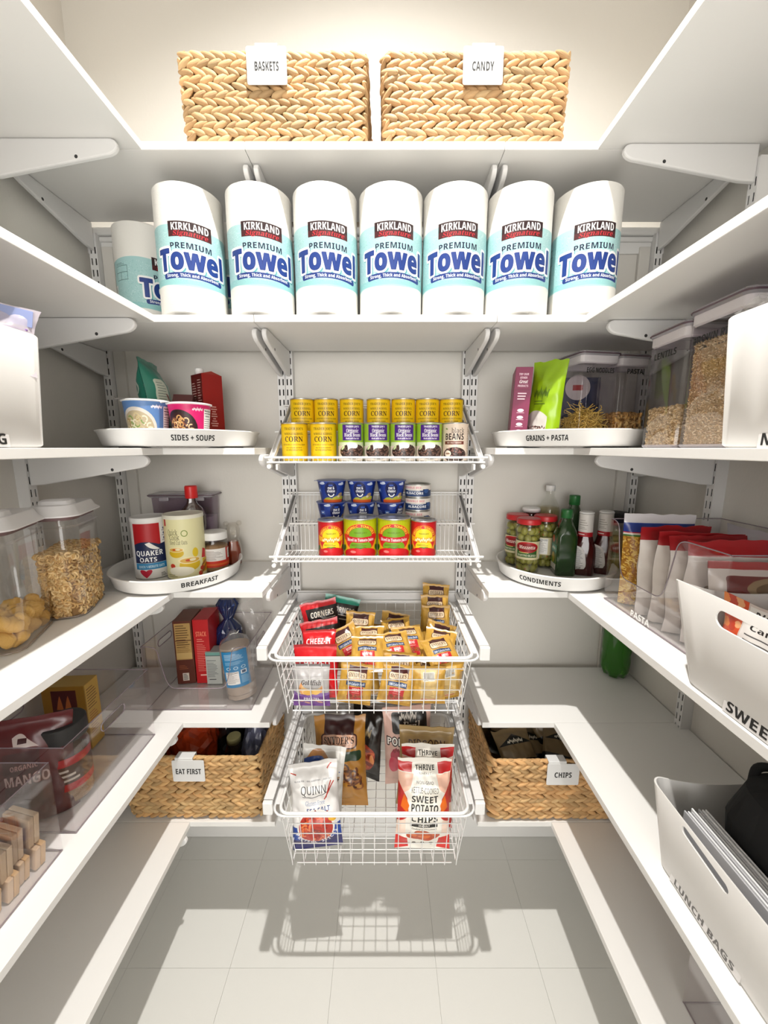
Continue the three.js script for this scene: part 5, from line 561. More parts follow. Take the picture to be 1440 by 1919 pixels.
{
  const j = thing('sauce_jar', 'dark jar with a white lid behind the olive jars', 'jar', [0.492, y4, 0.044]); part('jar_glass', lathe([[0, 0.001], [0.026, 0.001], [0.028, 0.006], [0.028, 0.15], [0.025, 0.162], [0.025, 0.17]], 40), phys([0.05, 0.015, 0.01], 0.1, { clearcoat: 1 }), j); part('lid', lathe([[0, 0.184], [0.026, 0.184], [0.0285, 0.181], [0.029, 0.17], [0, 0.168]], 40), M.white, j);
  const c = thing('vinegar_bottle', 'clear bottle with a white cap at the back of the condiments', 'bottle', [0.552, y4, 0.042]); part('bottle_glass', lathe([[0, 0.001], [0.032, 0.001], [0.034, 0.006], [0.034, 0.17], [0.031, 0.188], [0.022, 0.208], [0.0135, 0.222], [0.013, 0.24]], 48), M.jar, c); part('liquid', lathe([[0, 0.003], [0.0325, 0.003], [0.0325, 0.17], [0.030, 0.186], [0, 0.187]], 48), phys([0.9, 0.86, 0.72], 0.02, { transmission: 1, thickness: 0 }), c); part('cap', lathe([[0, 0.258], [0.0135, 0.258], [0.0145, 0.256], [0.0145, 0.239], [0, 0.238]], 28), M.white, c);
  const gb = (label, x, z, turn, h, lab) => { const t = thing('oil_bottle', label, 'bottle', [x, y4, z], turn), k = 0.058; part('bottle_glass', loft([[k - 0.004, k - 0.004, 0.001, 0.008], [k, k, 0.006, 0.009], [k, k, h * 0.60, 0.009], [k * 0.93, k * 0.93, h * 0.68, 0.016], [k * 0.7, k * 0.7, h * 0.78, 0.018], [k * 0.52, k * 0.52, h * 0.85, 0.0149], [0.028, 0.028, h * 0.88, 0.0139]]), phys([0.012, 0.04, 0.009], 0.14, { clearcoat: 0.35, clearcoatRoughness: 0.05 }), t); part('cap', lathe([[0, h], [0.0145, h], [0.0162, h - 0.003], [0.0162, h * 0.87], [0, h * 0.87]], 30), mat([0.02, 0.14, 0.035], 0.35), t); if (lab) { T.oil = tex(256, 384, (g, w, h2) => { rect(g, '#24592c', 0, 0, w, h2); blob(g, '#c0552c', 90, 50, 70, 40); rect(g, '#3d8a6a', 0, 110, w, 80); scrawl(g, '#dfe9d8', 40, 150, 170, 40, 9); blob(g, '#b79a3a', 120, 260, 80, 60); blob(g, '#8a9a34', 90, 290, 50, 40); rect(g, '#cfcac0', 0, 320, w, 64); }); part('label', box(0.0006, 0.105, k - 0.014, -k / 2 - 0.0004, 0.07, 0), mat([1, 1, 1], 0.45, { map: T.oil }), t); } };
  gb('dark green oil bottle with a label on its side, in front', 0.546, 0.180, R(-8), 0.2, true); gb('taller dark green oil bottle with a bright green cap, behind', 0.606, 0.100, R(-14), 0.232, false);
  T.bbqN = tex(512, 256, (g, w, h) => { rect(g, '#e6e2de', 0, 0, w, h); rect(g, '#b81826', 130, 206, 230, 50); rect(g, '#f0d6d4', 160, 224, 80, 14); lines(g, '#a09890', 170, 70, 110, 3, 26, 6); lines(g, '#a09890', 170, 150, 110, 2, 16, 5); });
  const mk = () => { const t = thing('sauce_bottle', 'dark red sauce bottle with a tall white neck wrap, left of the pair', 'bottle', [0.606, y4, 0.180], R(-22), 'dark red sauce bottles with white caps'); part('bottle_glass', loft([[0.058, 0.044, 0.001, 0.014], [0.064, 0.05, 0.008, 0.02], [0.065, 0.052, 0.06, 0.022], [0.061, 0.048, 0.085, 0.021], [0.047, 0.041, 0.105, 0.0199], [0.041, 0.039, 0.118, 0.0189], [0.036, 0.036, 0.13, 0.0179]]), phys([0.055, 0.007, 0.007], 0.16, { clearcoat: 0.35, clearcoatRoughness: 0.05 }), t); part('neck_wrap', new THREE.CylinderGeometry(0.0198, 0.0205, 0.068, 36, 1, true).rotateY(Math.PI).translate(0, 0.153, 0), mat([1, 1, 1], 0.45, { map: T.bbqN }), t); part('cap', lathe([[0, 0.193], [0.018, 0.193], [0.0205, 0.190], [0.0205, 0.186], [0, 0.186]], 32), M.white, t); const lb = sheet(10, 10, (u, v) => { const yy = 0.014 + v * 0.08, wd = 0.036 * Math.min(1, Math.sqrt(Math.max(0, 1 - Math.pow(Math.abs(2 * v - 1), 6)))) * (1 - 0.35 * v * v); return [-0.0295 + u * wd, yy, 0.0254 * Math.pow(Math.max(0, 1 - Math.pow(Math.abs((-0.0295 + u * wd) / 0.0322), 6)), 0.3) + 0.0008]; }); T.bbqL = T.bbqL ?? tex(128, 256, (g, w, h) => { rect(g, '#dcdad8', 0, 0, w, h); lines(g, '#77757a', 14, 30, 90, 16, 12, 4); for (let i = 0; i < 9; i++) { g.fillStyle = '#444'; g.fillRect(20 + i * 8, 216, (i * 5) % 4 + 2, 30); } }); part('label', lb, mat([1, 1, 1], 0.5, { map: T.bbqL, side: THREE.DoubleSide }), t); return t; };
  const s1 = mk(); copy(s1, 'dark red sauce bottle with a tall white neck wrap, right of the pair', [0.671, y4, 0.170], R(-26));
  const k = thing('spice_jar', 'jar with a black lid beside the clear pasta bin', 'jar', [0.752, TOP[3], 0.083]); part('jar_glass', lathe([[0, 0.001], [0.032, 0.001], [0.034, 0.006], [0.034, 0.14], [0.03, 0.15]], 40), M.jar, k); part('spice', lathe([[0, 0.003], [0.032, 0.003], [0.0325, 0.1], [0, 0.102]], 32), mat([0.32, 0.2, 0.08], 0.8), k); part('lid', lathe([[0, 0.182], [0.034, 0.182], [0.036, 0.178], [0.036, 0.152], [0, 0.15]], 40), M.dark, k);
}
// ---------- white plastic bins ----------
const csg = new Evaluator(); csg.useGroups = false;
function whiteBin(label, [x, y, z], w, d, h, { aisle = -1, taper = 0.012, tz = taper, dipL = 0, dipE = 0, r = 0.03, hole, word, wordW, wy = 0.018, wz = 0, size = 0.016, plate } = {}) {
  const t = thing('plastic_bin', label, 'bin', [x, y, z]), f = (H) => (a, b) => H - dipL * (1 - Math.min(1, Math.abs(2 * b / d)) ** 2.2) - dipE * (1 - Math.min(1, Math.abs(2 * a / w)) ** 2.2);
  let g = loft([[w - taper - 0.008, d - 2 * tz - 0.008, 0, r], [w - taper, d - 2 * tz, 0.005, r], [w, d, f(h - 0.002), r], [w - 0.002, d - 0.002, f(h), r], [w - 0.005, d - 0.005, f(h), r], [w - 0.0065, d - 0.0065, f(h - 0.003), r], [w - taper - 0.007, d - 2 * tz - 0.007, 0.005, r]], { sd: 16, k: 8 });
  if (hole) { const [hz, hy, hl, hh, tilt = 0] = hole, c = new Brush(extrude(rrect(hl, hh, hh / 2), 0.12).translate(0, 0, -0.06).rotateZ(R(tilt)).rotateY(aisle * Math.PI / 2).translate(aisle * w / 2, hy, hz)), b = new Brush(g); b.updateMatrixWorld(); c.updateMatrixWorld(); g = csg.evaluate(b, c, SUBTRACTION).geometry; }
  part('bin_shell', g, M.bin, t);
  if (word) { const G = letters(word, size, wordW, sansB, 0.0004), ang = Math.atan2(taper / 2, h); G.rotateX(-ang).translate(0, wy, 0).rotateY(aisle * Math.PI / 2).translate(aisle * (w / 2 - taper / 2 + taper / 2 * wy / h + 0.0004), 0, wz); part('lettering', G, word.length > 8 ? mat([0.13, 0.125, 0.12], 0.5) : M.ink, t); if (plate) part('label_plate', extrude(rrect(plate, size * 1.5, 0.002), 0.0004).rotateX(-ang).translate(0, wy, 0).rotateY(aisle * Math.PI / 2).translate(aisle * (w / 2 - taper / 2 + taper / 2 * wy / h - 0.0001), 0, wz), mat([0.72, 0.70, 0.69], 0.35), t); }  // the long word gets greyer ink, with the glare on it painted in
  return t;
}
whiteBin('tall white bin with a zipper bag sticking out on the left wall shelf', [-0.715, TOP[2], 0.815], 0.29, 0.39, 0.182, { aisle: 1, hole: [-0.045, 0.147, 0.05, 0.026], word: 'G', wordW: 0.013, wz: -0.0935, wy: 0.0135, plate: 0.024 });
whiteBin('tall white bin with a plastic wrapper on top beside the rice canister', [0.645, TOP[2], 0.885], 0.29, 0.38, 0.187, { word: 'N', wordW: 0.012, wz: -0.092, wy: 0.0115, plate: 0.022 });
whiteBin('white bin reading SWEETS on the right wall shelf', [0.645, TOP[3], 0.862], 0.3, 0.375, 0.168, { taper: 0.022, tz: 0.042, dipE: 0.032, r: 0.018, hole: [-0.022, 0.136, 0.145, 0.027, -1], word: 'SWEETS', wordW: 0.088, wz: -0.019, wy: 0.013, size: 0.0155, plate: 0.1 });
whiteBin('white bin reading LUNCH BAGS on the lower right shelf', [0.662, TOP[4], 0.868], 0.3, 0.425, 0.16, { taper: 0.026, dipL: 0.008, dipE: 0.026, r: 0.03, hole: [-0.076, 0.132, 0.092, 0.0165, -7], word: 'LUNCH BAGS', wordW: 0.118, wz: -0.072, wy: 0.0125, size: 0.0115, plate: 0.14 });
// ---------- clear acrylic bins ----------
M.acryl = phys([0.988, 0.981, 0.984], 0.02, { transmission: 1, thickness: 0 });
M.edge = phys([0.30, 0.24, 0.28], 0.1, { clearcoat: 0.5 });  // dark tint painting the internal reflections along the acrylic rims
// dip: [side, lip height, margin0, margin1]; slots: sides with a handle slot; side names are the way the wall faces
function clearBin(label, [x, y, z], w, d, h, { dip, slots = [], word, wordAt } = {}) {
  const t = thing('clear_bin', label, 'clear bin', [x, y + 0.0006, z]), T2 = 0.0028; part('bin_floor', rbox(w, 0.003, d, 0, 0.0015, 0, 0.001), M.acryl, t);
  for (const [s, L, turn, off] of [['+z', w, 0, d / 2], ['-z', w, Math.PI, d / 2], ['+x', d, Math.PI / 2, w / 2], ['-x', d, -Math.PI / 2, w / 2]]) {
    const sh = new THREE.Shape(), a = L / 2, top = []; sh.moveTo(-a, 0.003); sh.lineTo(a, 0.003);
    if (dip && dip[0] === s) { const [, lip, m0, m1] = dip, c = 0.028; sh.lineTo(a, h); sh.lineTo(a - m1 + c, h); sh.bezierCurveTo(a - m1, h, a - m1 - 0.004, h - c * 0.4, a - m1 - 0.006, h - c * 1.2); sh.bezierCurveTo(a - m1 - 0.02, lip + c, a - m1 - 0.022, lip, a - m1 - 0.022 - c, lip); sh.lineTo(-a + m0 + 0.022 + c, lip); sh.bezierCurveTo(-a + m0 + 0.022, lip, -a + m0 + 0.02, lip + c, -a + m0 + 0.006, h - c * 1.2); sh.bezierCurveTo(-a + m0 + 0.004, h - c * 0.4, -a + m0, h, -a + m0 - c, h); sh.lineTo(-a, h); }
    else { sh.lineTo(a, h); sh.lineTo(-a, h); }
    sh.closePath(); const pts = sh.getPoints(10).filter(([]) => true); if (slots.includes(s)) sh.holes.push(rrect(0.078, 0.022, 0.011, 0, h - 0.036, THREE.Path));
    const place = (g) => g.translate(0, 0, off - T2).rotateY(turn); part('wall', place(extrude(sh, T2)), M.acryl, t);
    const P = sh.getPoints(10), up = P.filter((p) => p.y > 0.004).map((p) => [p.x * 0.999, p.y, T2 / 2]); part('edge', place(merge([tube(up, 0.0012, 90, 5, false, 0.02), rod([-a, 0.002, T2 / 2], [a, 0.002, T2 / 2], 0.0012, 5)])), M.edge, t);
    if (slots.includes(s)) part('handle_slot', place(tube(rrect(0.078, 0.022, 0.011, 0, h - 0.036).getPoints(8).slice(0, -1).map((p) => [p.x, p.y, T2 / 2]), 0.0015, 60, 5, true, 0.1)), M.edge, t);
  }
  if (word) part('lettering', word, M.white, t); return t;
}
clearBin('clear bin holding boxes and rice cakes in the left corner', [-0.558, TOP[4], 0.142], 0.316, 0.244, 0.205, { dip: ['+z', 0.072, 0.045, 0.045], slots: ['-x', '+x'] });
clearBin('clear bin with a handle slot holding a black-lidded jar', [-0.757, TOP[4], 0.502], 0.25, 0.276, 0.197, { slots: ['+x', '-x'] });
clearBin('clear bin of wafer bars, frontmost on the lower left shelf', [-0.757, TOP[4], 0.818], 0.25, 0.29, 0.197, { slots: ['-x'] });
clearBin('clear bin reading PASTA full of paper pasta bags', [0.708, TOP[3], 0.532], 0.276, 0.338, 0.211, { dip: ['-x', 0.078, 0.030, 0.115], word: letters('PASTA', 0.0145, 0.062, sansB, 0.0005).translate(0, 0.0115, 0.1385).rotateY(-Math.PI / 2).translate(0, 0, -0.027) });
clearBin('clear bin of folded grey cloths under the white lunch bin', [0.735, TOP[5], 0.90], 0.25, 0.4, 0.17);
// ---------- what stands in them ----------
const yb = TOP[4] + 0.0035, film = phys([0.97, 0.965, 0.96], 0.07, { transmission: 0.9, thickness: 0, side: THREE.DoubleSide });
function printBox(name, label, pos, turn, w, h, d, front, body, side) { const t = thing(name, label, 'box', pos, turn); part('box_body', rbox(w, h, d, 0, h / 2, 0, 0.0012), mat(body, 0.45), t); part('front_print', box(w - 0.002, h - 0.002, 0.0006, 0, h / 2, d / 2 + 0.0002), mat([1, 1, 1], 0.45, { map: front }), t); if (side) part('side_print', box(0.0006, h - 0.002, d - 0.002, w / 2 + 0.0002, h / 2, 0), mat([1, 1, 1], 0.45, { map: side }), t); return t; }
T.brown = tex(256, 640, (g, w, h) => { rect(g, '#5a2413', 0, 0, w, h); rect(g, '#b99557', 16, 20, 224, 370); lines(g, '#5a3a1a', 30, 40, 190, 10, 24, 8); rect(g, '#4a1c10', 16, 190, 224, 8); lines(g, '#7a5a2c', 30, 220, 190, 8, 18, 4); rect(g, '#c9a86a', 16, 320, 224, 60); lines(g, '#a05a34', 40, 450, 140, 3, 16, 5); rect(g, '#d8cfc4', 80, 530, 90, 80); lines(g, '#444', 90, 540, 70, 6, 11, 5); });
T.stack = tex(256, 640, (g, w, h) => { rect(g, '#c0141a', 0, 0, w, h); txt(g, 'STACK', 128, 140, 64, '#f08a6a', { w: 180 }); lines(g, '#f0a08c', 50, 190, 150, 2, 20, 6); lines(g, '#ea8f80', 40, 240, 170, 16, 18, 5); rect(g, '#f3c2b4', 70, 550, 110, 14); });
printBox('cracker_box', 'tall brown box with a tan panel in the left corner bin', [-0.667, yb, 0.085], R(8), 0.058, 0.222, 0.1, T.brown, [0.16, 0.045, 0.022]);
printBox('cracker_box', 'tall red box beside the brown one in the left corner bin', [-0.605, yb, 0.082], R(4), 0.05, 0.226, 0.1, T.stack, [0.52, 0.015, 0.02]);
{ T.grey = tex(256, 256, (g, w, h) => { rect(g, '#b9bdb8', 0, 0, w, h); rect(g, '#6fa39a', 0, 0, w, 24); rect(g, '#3c4a4c', 0, 24, w, 5); rect(g, '#3c4a4c', 16, 64, 160, 4); lines(g, '#6a6f70', 16, 84, 190, 11, 11, 4); rect(g, '#333', 40, 216, 120, 6); });
  printBox('small_carton', 'small grey carton with a teal top in front of the red box', [-0.566, yb, 0.115], R(2), 0.05, 0.115, 0.045, T.grey, [0.42, 0.44, 0.42]);
  const t = thing('rice_cake_bag', 'clear bag of rice cakes with a bright blue label', 'bag', [-0.455, yb, 0.185], R(14)); t.rotation.set(R(-6), R(14), R(6), 'YXZ');
  const cakes = new THREE.CylinderGeometry(0.044, 0.044, 0.0125, 28, 2), cp = cakes.attributes.position; for (let i = 0; i < cp.count; i++) { const a = Math.atan2(cp.getZ(i), cp.getX(i)), k = 1 + 0.05 * nz(Math.cos(a) * 4, cp.getY(i) * 90, Math.sin(a) * 4); cp.setX(i, cp.getX(i) * k); cp.setZ(i, cp.getZ(i) * k); } cakes.computeVertexNormals();
  const cm = mat([0.62, 0.48, 0.36], 0.9, { bumpMap: rep(grain, 3, 1), bumpScale: 0.002 }); for (let i = 0; i < 12; i++) { const c = part('rice_cake', cakes, cm, t); c.position.set(rr(-0.002, 0.002), 0.008 + i * 0.0138, rr(-0.002, 0.002)); c.rotation.y = i; }
  part('film', lathe([[0, 0.0005], [0.043, 0.001], [0.047, 0.006], [0.048, 0.08], [0.047, 0.165], [0.04, 0.182], [0.018, 0.195], [0.008, 0.21]], 40), film, t);
  T.cake = tex(256, 512, (g, w, h) => { rect(g, '#2a86bd', 0, 0, w, h); lines(g, '#cfe6f2', 30, 40, 190, 5, 18, 6); lines(g, '#a8d2ea', 30, 150, 190, 3, 16, 5, 4); for (const x of [60, 130, 200]) { blob(g, '#cfe6f2', x, 240, 22, 22); blob(g, '#2a86bd', x, 240, 15, 15); } facts(g, 20, 290, 130, 180); rect(g, '#e9eef0', 170, 280, 56, 56); rect(g, '#2c4a6e', 180, 290, 36, 36); lines(g, '#bfe0f0', 166, 360, 80, 8, 14, 4); });
  part('label', sheet(14, 6, (u, v) => { const a = (u - 0.5) * 1.7; return [Math.sin(a) * 0.0488, 0.045 + v * 0.115, Math.cos(a) * 0.0488]; }), mat([1, 1, 1], 0.35, { map: T.cake, side: THREE.DoubleSide }), t); part('bag_tie', tube([[-0.008, 0.2, 0.008], [0.004, 0.204, 0.012], [0.012, 0.2, 0.004], [0.02, 0.208, 0.006]], 0.0014, 20, 6), M.white, t);
}
function crumple(name, label, cat, [x, y, z], rad, [sx, sy, sz], m, sd, amp = 0.35) { const g = new THREE.IcosahedronGeometry(1, 5), p = g.attributes.position; for (let i = 0; i < p.count; i++) { const a = p.getX(i), b = p.getY(i), c = p.getZ(i), n = Math.abs(nz(a * 1.6 + sd, b * 1.6, c * 1.6)) + 0.5 * Math.abs(nz(a * 3.4 + sd, b * 3.4, c * 3.4)) + 0.25 * Math.abs(nz(a * 7 + sd, b * 7, c * 7)), k = 1 - amp * n * 1.4; p.setXYZ(i, a * k * rad * sx, (b * k) * rad * sy, c * k * rad * sz); } g.computeVertexNormals(); const t = thing(name, label, cat, [x, y, z]); part('body', g, m, t); return t; }
T.navy = tex(256, 256, (g, w, h) => { rect(g, '#152450', 0, 0, w, h); let s = 6; const r = () => (s = (s * 16807) % 2147483647) / 2147483647; for (let i = 0; i < 40; i++) { g.fillStyle = ['#1d5c6c', '#0d1638', '#c9cfe0', '#24468a'][i % 4]; g.beginPath(); const x = r() * w, y = r() * h; g.moveTo(x, y); g.lineTo(x + r() * 50 - 25, y + r() * 60 - 30); g.lineTo(x + r() * 20, y + r() * 20); g.fill(); } });
const knot = thing('bread_bag', 'navy and teal plastic bag bunched up behind the rice cakes', 'bag', [-0.545, yb, 0.045]); { const g = loft([[0.09, 0.05, 0, 0.02], [0.1, 0.06, 0.09, 0.028], [0.08, 0.05, 0.16, 0.024], [0.03, 0.026, 0.19, 0.0129], [0.075, 0.05, 0.245, 0.024], [0.05, 0.03, 0.265, 0.0149]], { sd: 6 }), p = g.attributes.position; for (let i = 0; i < p.count; i++) { const a = Math.atan2(p.getZ(i), p.getX(i)), k = 1 + 0.22 * nz(Math.cos(a) * 3, p.getY(i) * 14, Math.sin(a) * 3); p.setX(i, p.getX(i) * k); p.setZ(i, p.getZ(i) * k); } g.computeVertexNormals(); part('bag', g, phys([1, 1, 1], 0.25, { map: rep(T.navy, 6, 6), clearcoat: 0.5 }), knot); }
bag('bread_bag', 'clear crumpled wrapper standing at the right of the left corner bin', 'wrapper', pouch(0.075, 0.27, 0.05, { sd: 31, crumple: 3.5, gusset: 1, top: 0.6 }), film, [-0.428, yb, 0.075], [-4, 40, 3]);
{ // middle left bin
  T.yel = tex(512, 512, (g, w, h) => { rect(g, '#b8862a', 0, 0, w, h); rect(g, '#5e1512', 110, 30, 300, 300); for (const x of [200, 300]) { g.fillStyle = '#d9793a'; g.beginPath(); g.moveTo(x - 40, 180); g.quadraticCurveTo(x - 10, 90, x + 10, 70); g.quadraticCurveTo(x + 30, 120, x + 40, 180); g.fill(); } });
  T.yel2 = tex(256, 512, (g, w, h) => { rect(g, '#c9a24c', 0, 0, w, h); lines(g, '#6e4a1e', 20, 40, 200, 8, 22, 7); lines(g, '#a05a34', 30, 230, 180, 10, 20, 6); });
  printBox('cereal_box', 'yellow box with a dark red panel behind the black-lidded jar', [-0.818, yb, 0.398], R(4), 0.105, 0.182, 0.05, T.yel, [0.48, 0.30, 0.07], T.yel2);
  T.nutL = tex(512, 192, (g, w, h) => { const m = w / 2; rect(g, '#4d3222', 0, 0, w, h); rect(g, '#b3262c', 0, 0, w, 46); rect(g, '#b9141c', 0, 150, w, 42); lines(g, '#d8cfc4', m - 90, 66, 120, 3, 28, 13); });
  const j = thing('nut_jar', 'large clear jar with a thick black lid and a brown and red label', 'jar', [-0.712, yb, 0.548], R(52)); part('jar_glass', lathe([[0, 0.001], [0.038, 0.001], [0.042, 0.006], [0.042, 0.125], [0.036, 0.142], [0.035, 0.152]], 48), M.jar, j); part('nuts', lathe([[0, 0.003], [0.038, 0.003], [0.0405, 0.008], [0.0405, 0.105], [0, 0.11]], 40), mat([0.42, 0.25, 0.13], 0.8, { bumpMap: rep(grain, 3, 2), bumpScale: 0.004 }), j); part('label', new THREE.CylinderGeometry(0.0425, 0.0425, 0.078, 48, 1, true).rotateY(Math.PI).translate(0, 0.078, 0), mat([1, 1, 1], 0.4, { map: T.nutL }), j); part('lid', lathe([[0, 0.187], [0.04, 0.187], [0.043, 0.183], [0.0435, 0.15], [0.041, 0.149], [0, 0.149]], 48), M.dark, j);
  T.mango = tex(1024, 700, (g, w, h) => { rect(g, '#5a0c12', 0, 0, w, h); for (const c of [w / 4, 3 * w / 4]) { rect(g, '#3e090d', c - 110, 200, 200, 400); g.fillStyle = '#d8c9c4'; g.beginPath(); g.moveTo(c - 60, 110); g.quadraticCurveTo(c - 10, 70, c + 20, 120); g.lineTo(c + 90, 180); g.lineTo(c - 50, 170); g.fill(); rect(g, '#3e090d', c - 30, 120, 50, 30); txt(g, 'ORGANIC', c + 4, 300, 46, '#c9a49c', { w: 150 }); txt(g, 'MANGO', c + 14, 390, 100, '#e2cfc9', { w: 250, stroke: 8, sc: '#7c2a24' }); g.fillStyle = '#b5431c'; g.beginPath(); g.moveTo(c - 256, 120); g.quadraticCurveTo(c - 200, 110, c - 190, 40); g.quadraticCurveTo(c - 256, 60, c - 256, 20); g.fill(); blob(g, '#8c6a3a', c - 210, 420, 60, 110); } });
  bag('dried_fruit_pouch', 'dark red dried mango pouch standing in the clear bin beside the jar', 'pouch', pouch(0.165, 0.222, 0.05, { gusset: 1, sd: 41, crumple: 1 }), bagMat(T.mango, 0.3), [-0.757, yb, 0.598], [-3, 22, -2]);
}
{ // wafers in the frontmost bin
  const wm = [mat([0.58, 0.42, 0.27], 0.75), mat([0.64, 0.48, 0.32], 0.75), mat([0.52, 0.36, 0.22], 0.75)], cream = mat([0.66, 0.42, 0.20], 0.6), G2 = 'wafer bars in the frontmost clear bin';
  const mk = (up) => { const t = thing('wafer_bar', 'x', 'wafer bar'); for (let i = 0; i < 2; i++) part('wafer_layer', rbox(0.0094, up ? 0.062 : 0.048, 0.056, -0.005 + i * 0.0098, 0, 0, 0.002), up ? wm[i % 3] : i % 2 ? cream : mat([0.72, 0.52, 0.34], 0.7), t); return t; };
  const A = mk(true), B = mk(false); const place = (o, i, label, y, z, lean) => { o.position.set(-0.672 - (i % 2) * 0.006, y, z); o.rotation.set(0, R(90), 0); o.rotation.x = 0; o.rotation.set(R(lean), R(82), 0, 'YXZ'); tag(o, label, 'wafer bar', G2); };
  const nm = ['first', 'second', 'third', 'fourth', 'fifth', 'sixth', 'seventh', 'eighth', 'ninth']; for (let i = 0; i < 9; i++) { const a = i ? copy(A, '', [0, 0, 0]) : A, b = i ? copy(B, '', [0, 0, 0]) : B; place(b, i, `orange and cream wafer bar, ${nm[i]} of the lower row from the far end`, yb + 0.0275, 0.700 + i * 0.0265, 10); place(a, i, `tan wafer bar, ${nm[i]} of the upper row from the far end`, yb + 0.087 - (i % 3) * 0.004, 0.704 + i * 0.0265, 8); }
  bag('wafer_wrapper', 'torn clear wrapper lying over the wafer bars', 'wrapper', pouch(0.2, 0.13, 0.03, { sd: 44, crumple: 4 }), film, [-0.705, yb + 0.118, 0.80], [-72, 80, 0]);
}
{ // pasta bags
  T.paper = tex(512, 512, (g, w, h) => { rect(g, '#e9e2dd', 0, 0, w, h); rect(g, '#a9141c', 0, 0, w, 74); for (const c of [w / 4, 3 * w / 4]) { rect(g, '#8d6a4a', c - 80, 220, 160, 150, 12); lines(g, '#b0a49c', c - 60, 400, 120, 4, 14, 5); } for (let i = 0; i < 24; i++) { g.fillStyle = '#555'; g.fillRect(236 + i * 2, 380, i % 3 ? 1 : 0.5, 70); } });
  const P = bagMat(T.paper, 0.5), yp = TOP[3] + 0.0035, nm = ['first', 'second', 'third', 'fourth']; [0.455, 0.502, 0.548, 0.59].forEach((z, i) => bag('pasta_bag', `white paper pasta bag with a red top, ${nm[i]} from the far end`, 'pasta bag', pouch(0.17, 0.205, 0.042, { gusset: 1, sd: 50 + i, crumple: 2.4, pinch: 0.02 }), P, [0.672 + (i % 2) * 0.006, yp, z], [[-3, 2, -4, -2][i], [4, -6, 3, -3][i], 0], 'white paper pasta bags in the clear bin'));
  T.sed = tex(1024, 512, (g, w, h) => { rect(g, '#d8cfc9', 0, 0, w, h); for (const c of [w / 4, 3 * w / 4]) { rect(g, '#6d1a18', c - 200, 70, 400, 270, 20); blob(g, '#9a8260', c, 130, 130, 54); blob(g, '#6d5434', c, 138, 96, 40); g.save(); g.translate(c, 240); g.rotate(Math.PI); txt(g, 'Sedanini', 0, 0, 90, '#d8c9c0', { font: 'serif', italic: 'italic', w: 300 }); g.restore(); blob(g, '#5e6a2c', c - 190, 300, 50, 36); } rect(g, '#a9141c', 0, 0, w, 40); });
  bag('pasta_bag', 'brown-red printed pasta bag lying upside down at the near end', 'pasta bag', pouch(0.215, 0.178, 0.05, { gusset: 1, sd: 57, crumple: 1.6, pinch: 0.02 }), bagMat(T.sed, 0.3), [0.703, yp, 0.655], [-5, -6, 0]);
  T.shell = tex(1024, 700, (g, w, h) => { rect(g, '#c9952c', 0, 0, w, h); let s = 12; const r = () => (s = (s * 16807) % 2147483647) / 2147483647; for (let i = 0; i < 2600; i++) { g.strokeStyle = ['#e6bd52', '#b57a1c', '#f0d079', '#a0651a'][i % 4]; g.lineWidth = 9; g.beginPath(); g.arc(r() * w, 190 + r() * 520, 16, r() * 6, r() * 6 + 2.4); g.stroke(); } rect(g, '#e4e2e6', 0, 0, w, 70); rect(g, '#1d3c94', 0, 70, w, 70); rect(g, '#efe9e2', 0, 140, w, 20); rect(g, '#c8202a', 0, 140, w, 7); rect(g, '#3a7a34', 0, 160, w, 12); for (const c of [w / 4, 3 * w / 4]) { g.fillStyle = '#4d7a2a'; g.beginPath(); g.moveTo(c + 60, 340); g.lineTo(c + 170, 340); g.lineTo(c + 120, 470); g.fill(); rect(g, '#c21f22', c + 80, 330, 80, 90); } });
  bag('pasta_bag', 'clear bag of yellow pasta shells with a blue top at the far end', 'pasta bag', pouch(0.16, 0.225, 0.05, { gusset: 1, sd: 58, crumple: 1.6, pinch: 0.02 }), bagMat(T.shell, 0.25), [0.668, yp, 0.402], [-2, -8, 0]);
  T.bw = tex(256, 256, (g, w, h) => { rect(g, '#c9c8d0', 0, 0, w, h); rect(g, '#182a66', 0, 90, w, 60); rect(g, '#2a2a34', 0, 60, w, 10); });
  bag('pasta_bag', 'white and blue bag behind the paper pasta bags', 'pasta bag', pouch(0.2, 0.215, 0.035, { gusset: 1, sd: 59, crumple: 2 }), bagMat(T.bw, 0.35), [0.775, yp, 0.555], [-2, 84, 0]);
  // sweets bin contents
  T.nutri = tex(512, 384, (g, w, h) => { rect(g, '#e2d8d2', 0, 0, w, h); rect(g, '#e0501a', 0, 0, 100, h); for (let i = 0; i < 30; i++) blob(g, ['#f08a3a', '#c93a12', '#f2b07a'][i % 3], (i * 53) % 90, (i * 97) % h, 16, 14); facts(g, 106, 10, 400, 370); });
  const ys = TOP[3] + 0.006; const t = bag('candy_bag', 'orange and white candy bag showing through the handle hole', 'candy bag', pouch(0.23, 0.145, 0.04, { sd: 61, crumple: 1.2, gusset: 1, full: false }), bagMat(T.nutri, 0.35), [0.556, ys, 0.818], [-4, -90, 0]);
  bag('candy_packet', 'flat white packet lying on top in the white bin of sweets', 'packet', pouch(0.12, 0.2, 0.03, { sd: 63, crumple: 1.5 }), mat([0.82, 0.8, 0.8], 0.35), [0.60, ys + 0.112, 0.96], [-86, -20, 0]);
  crumple('candy_heap', 'orange candy bag slumped inside the white bin of sweets', 'candy bag', [0.68, ys + 0.055, 0.86], 0.1, [0.9, 0.6, 1.2], mat([0.6, 0.16, 0.04], 0.35), 5);
}
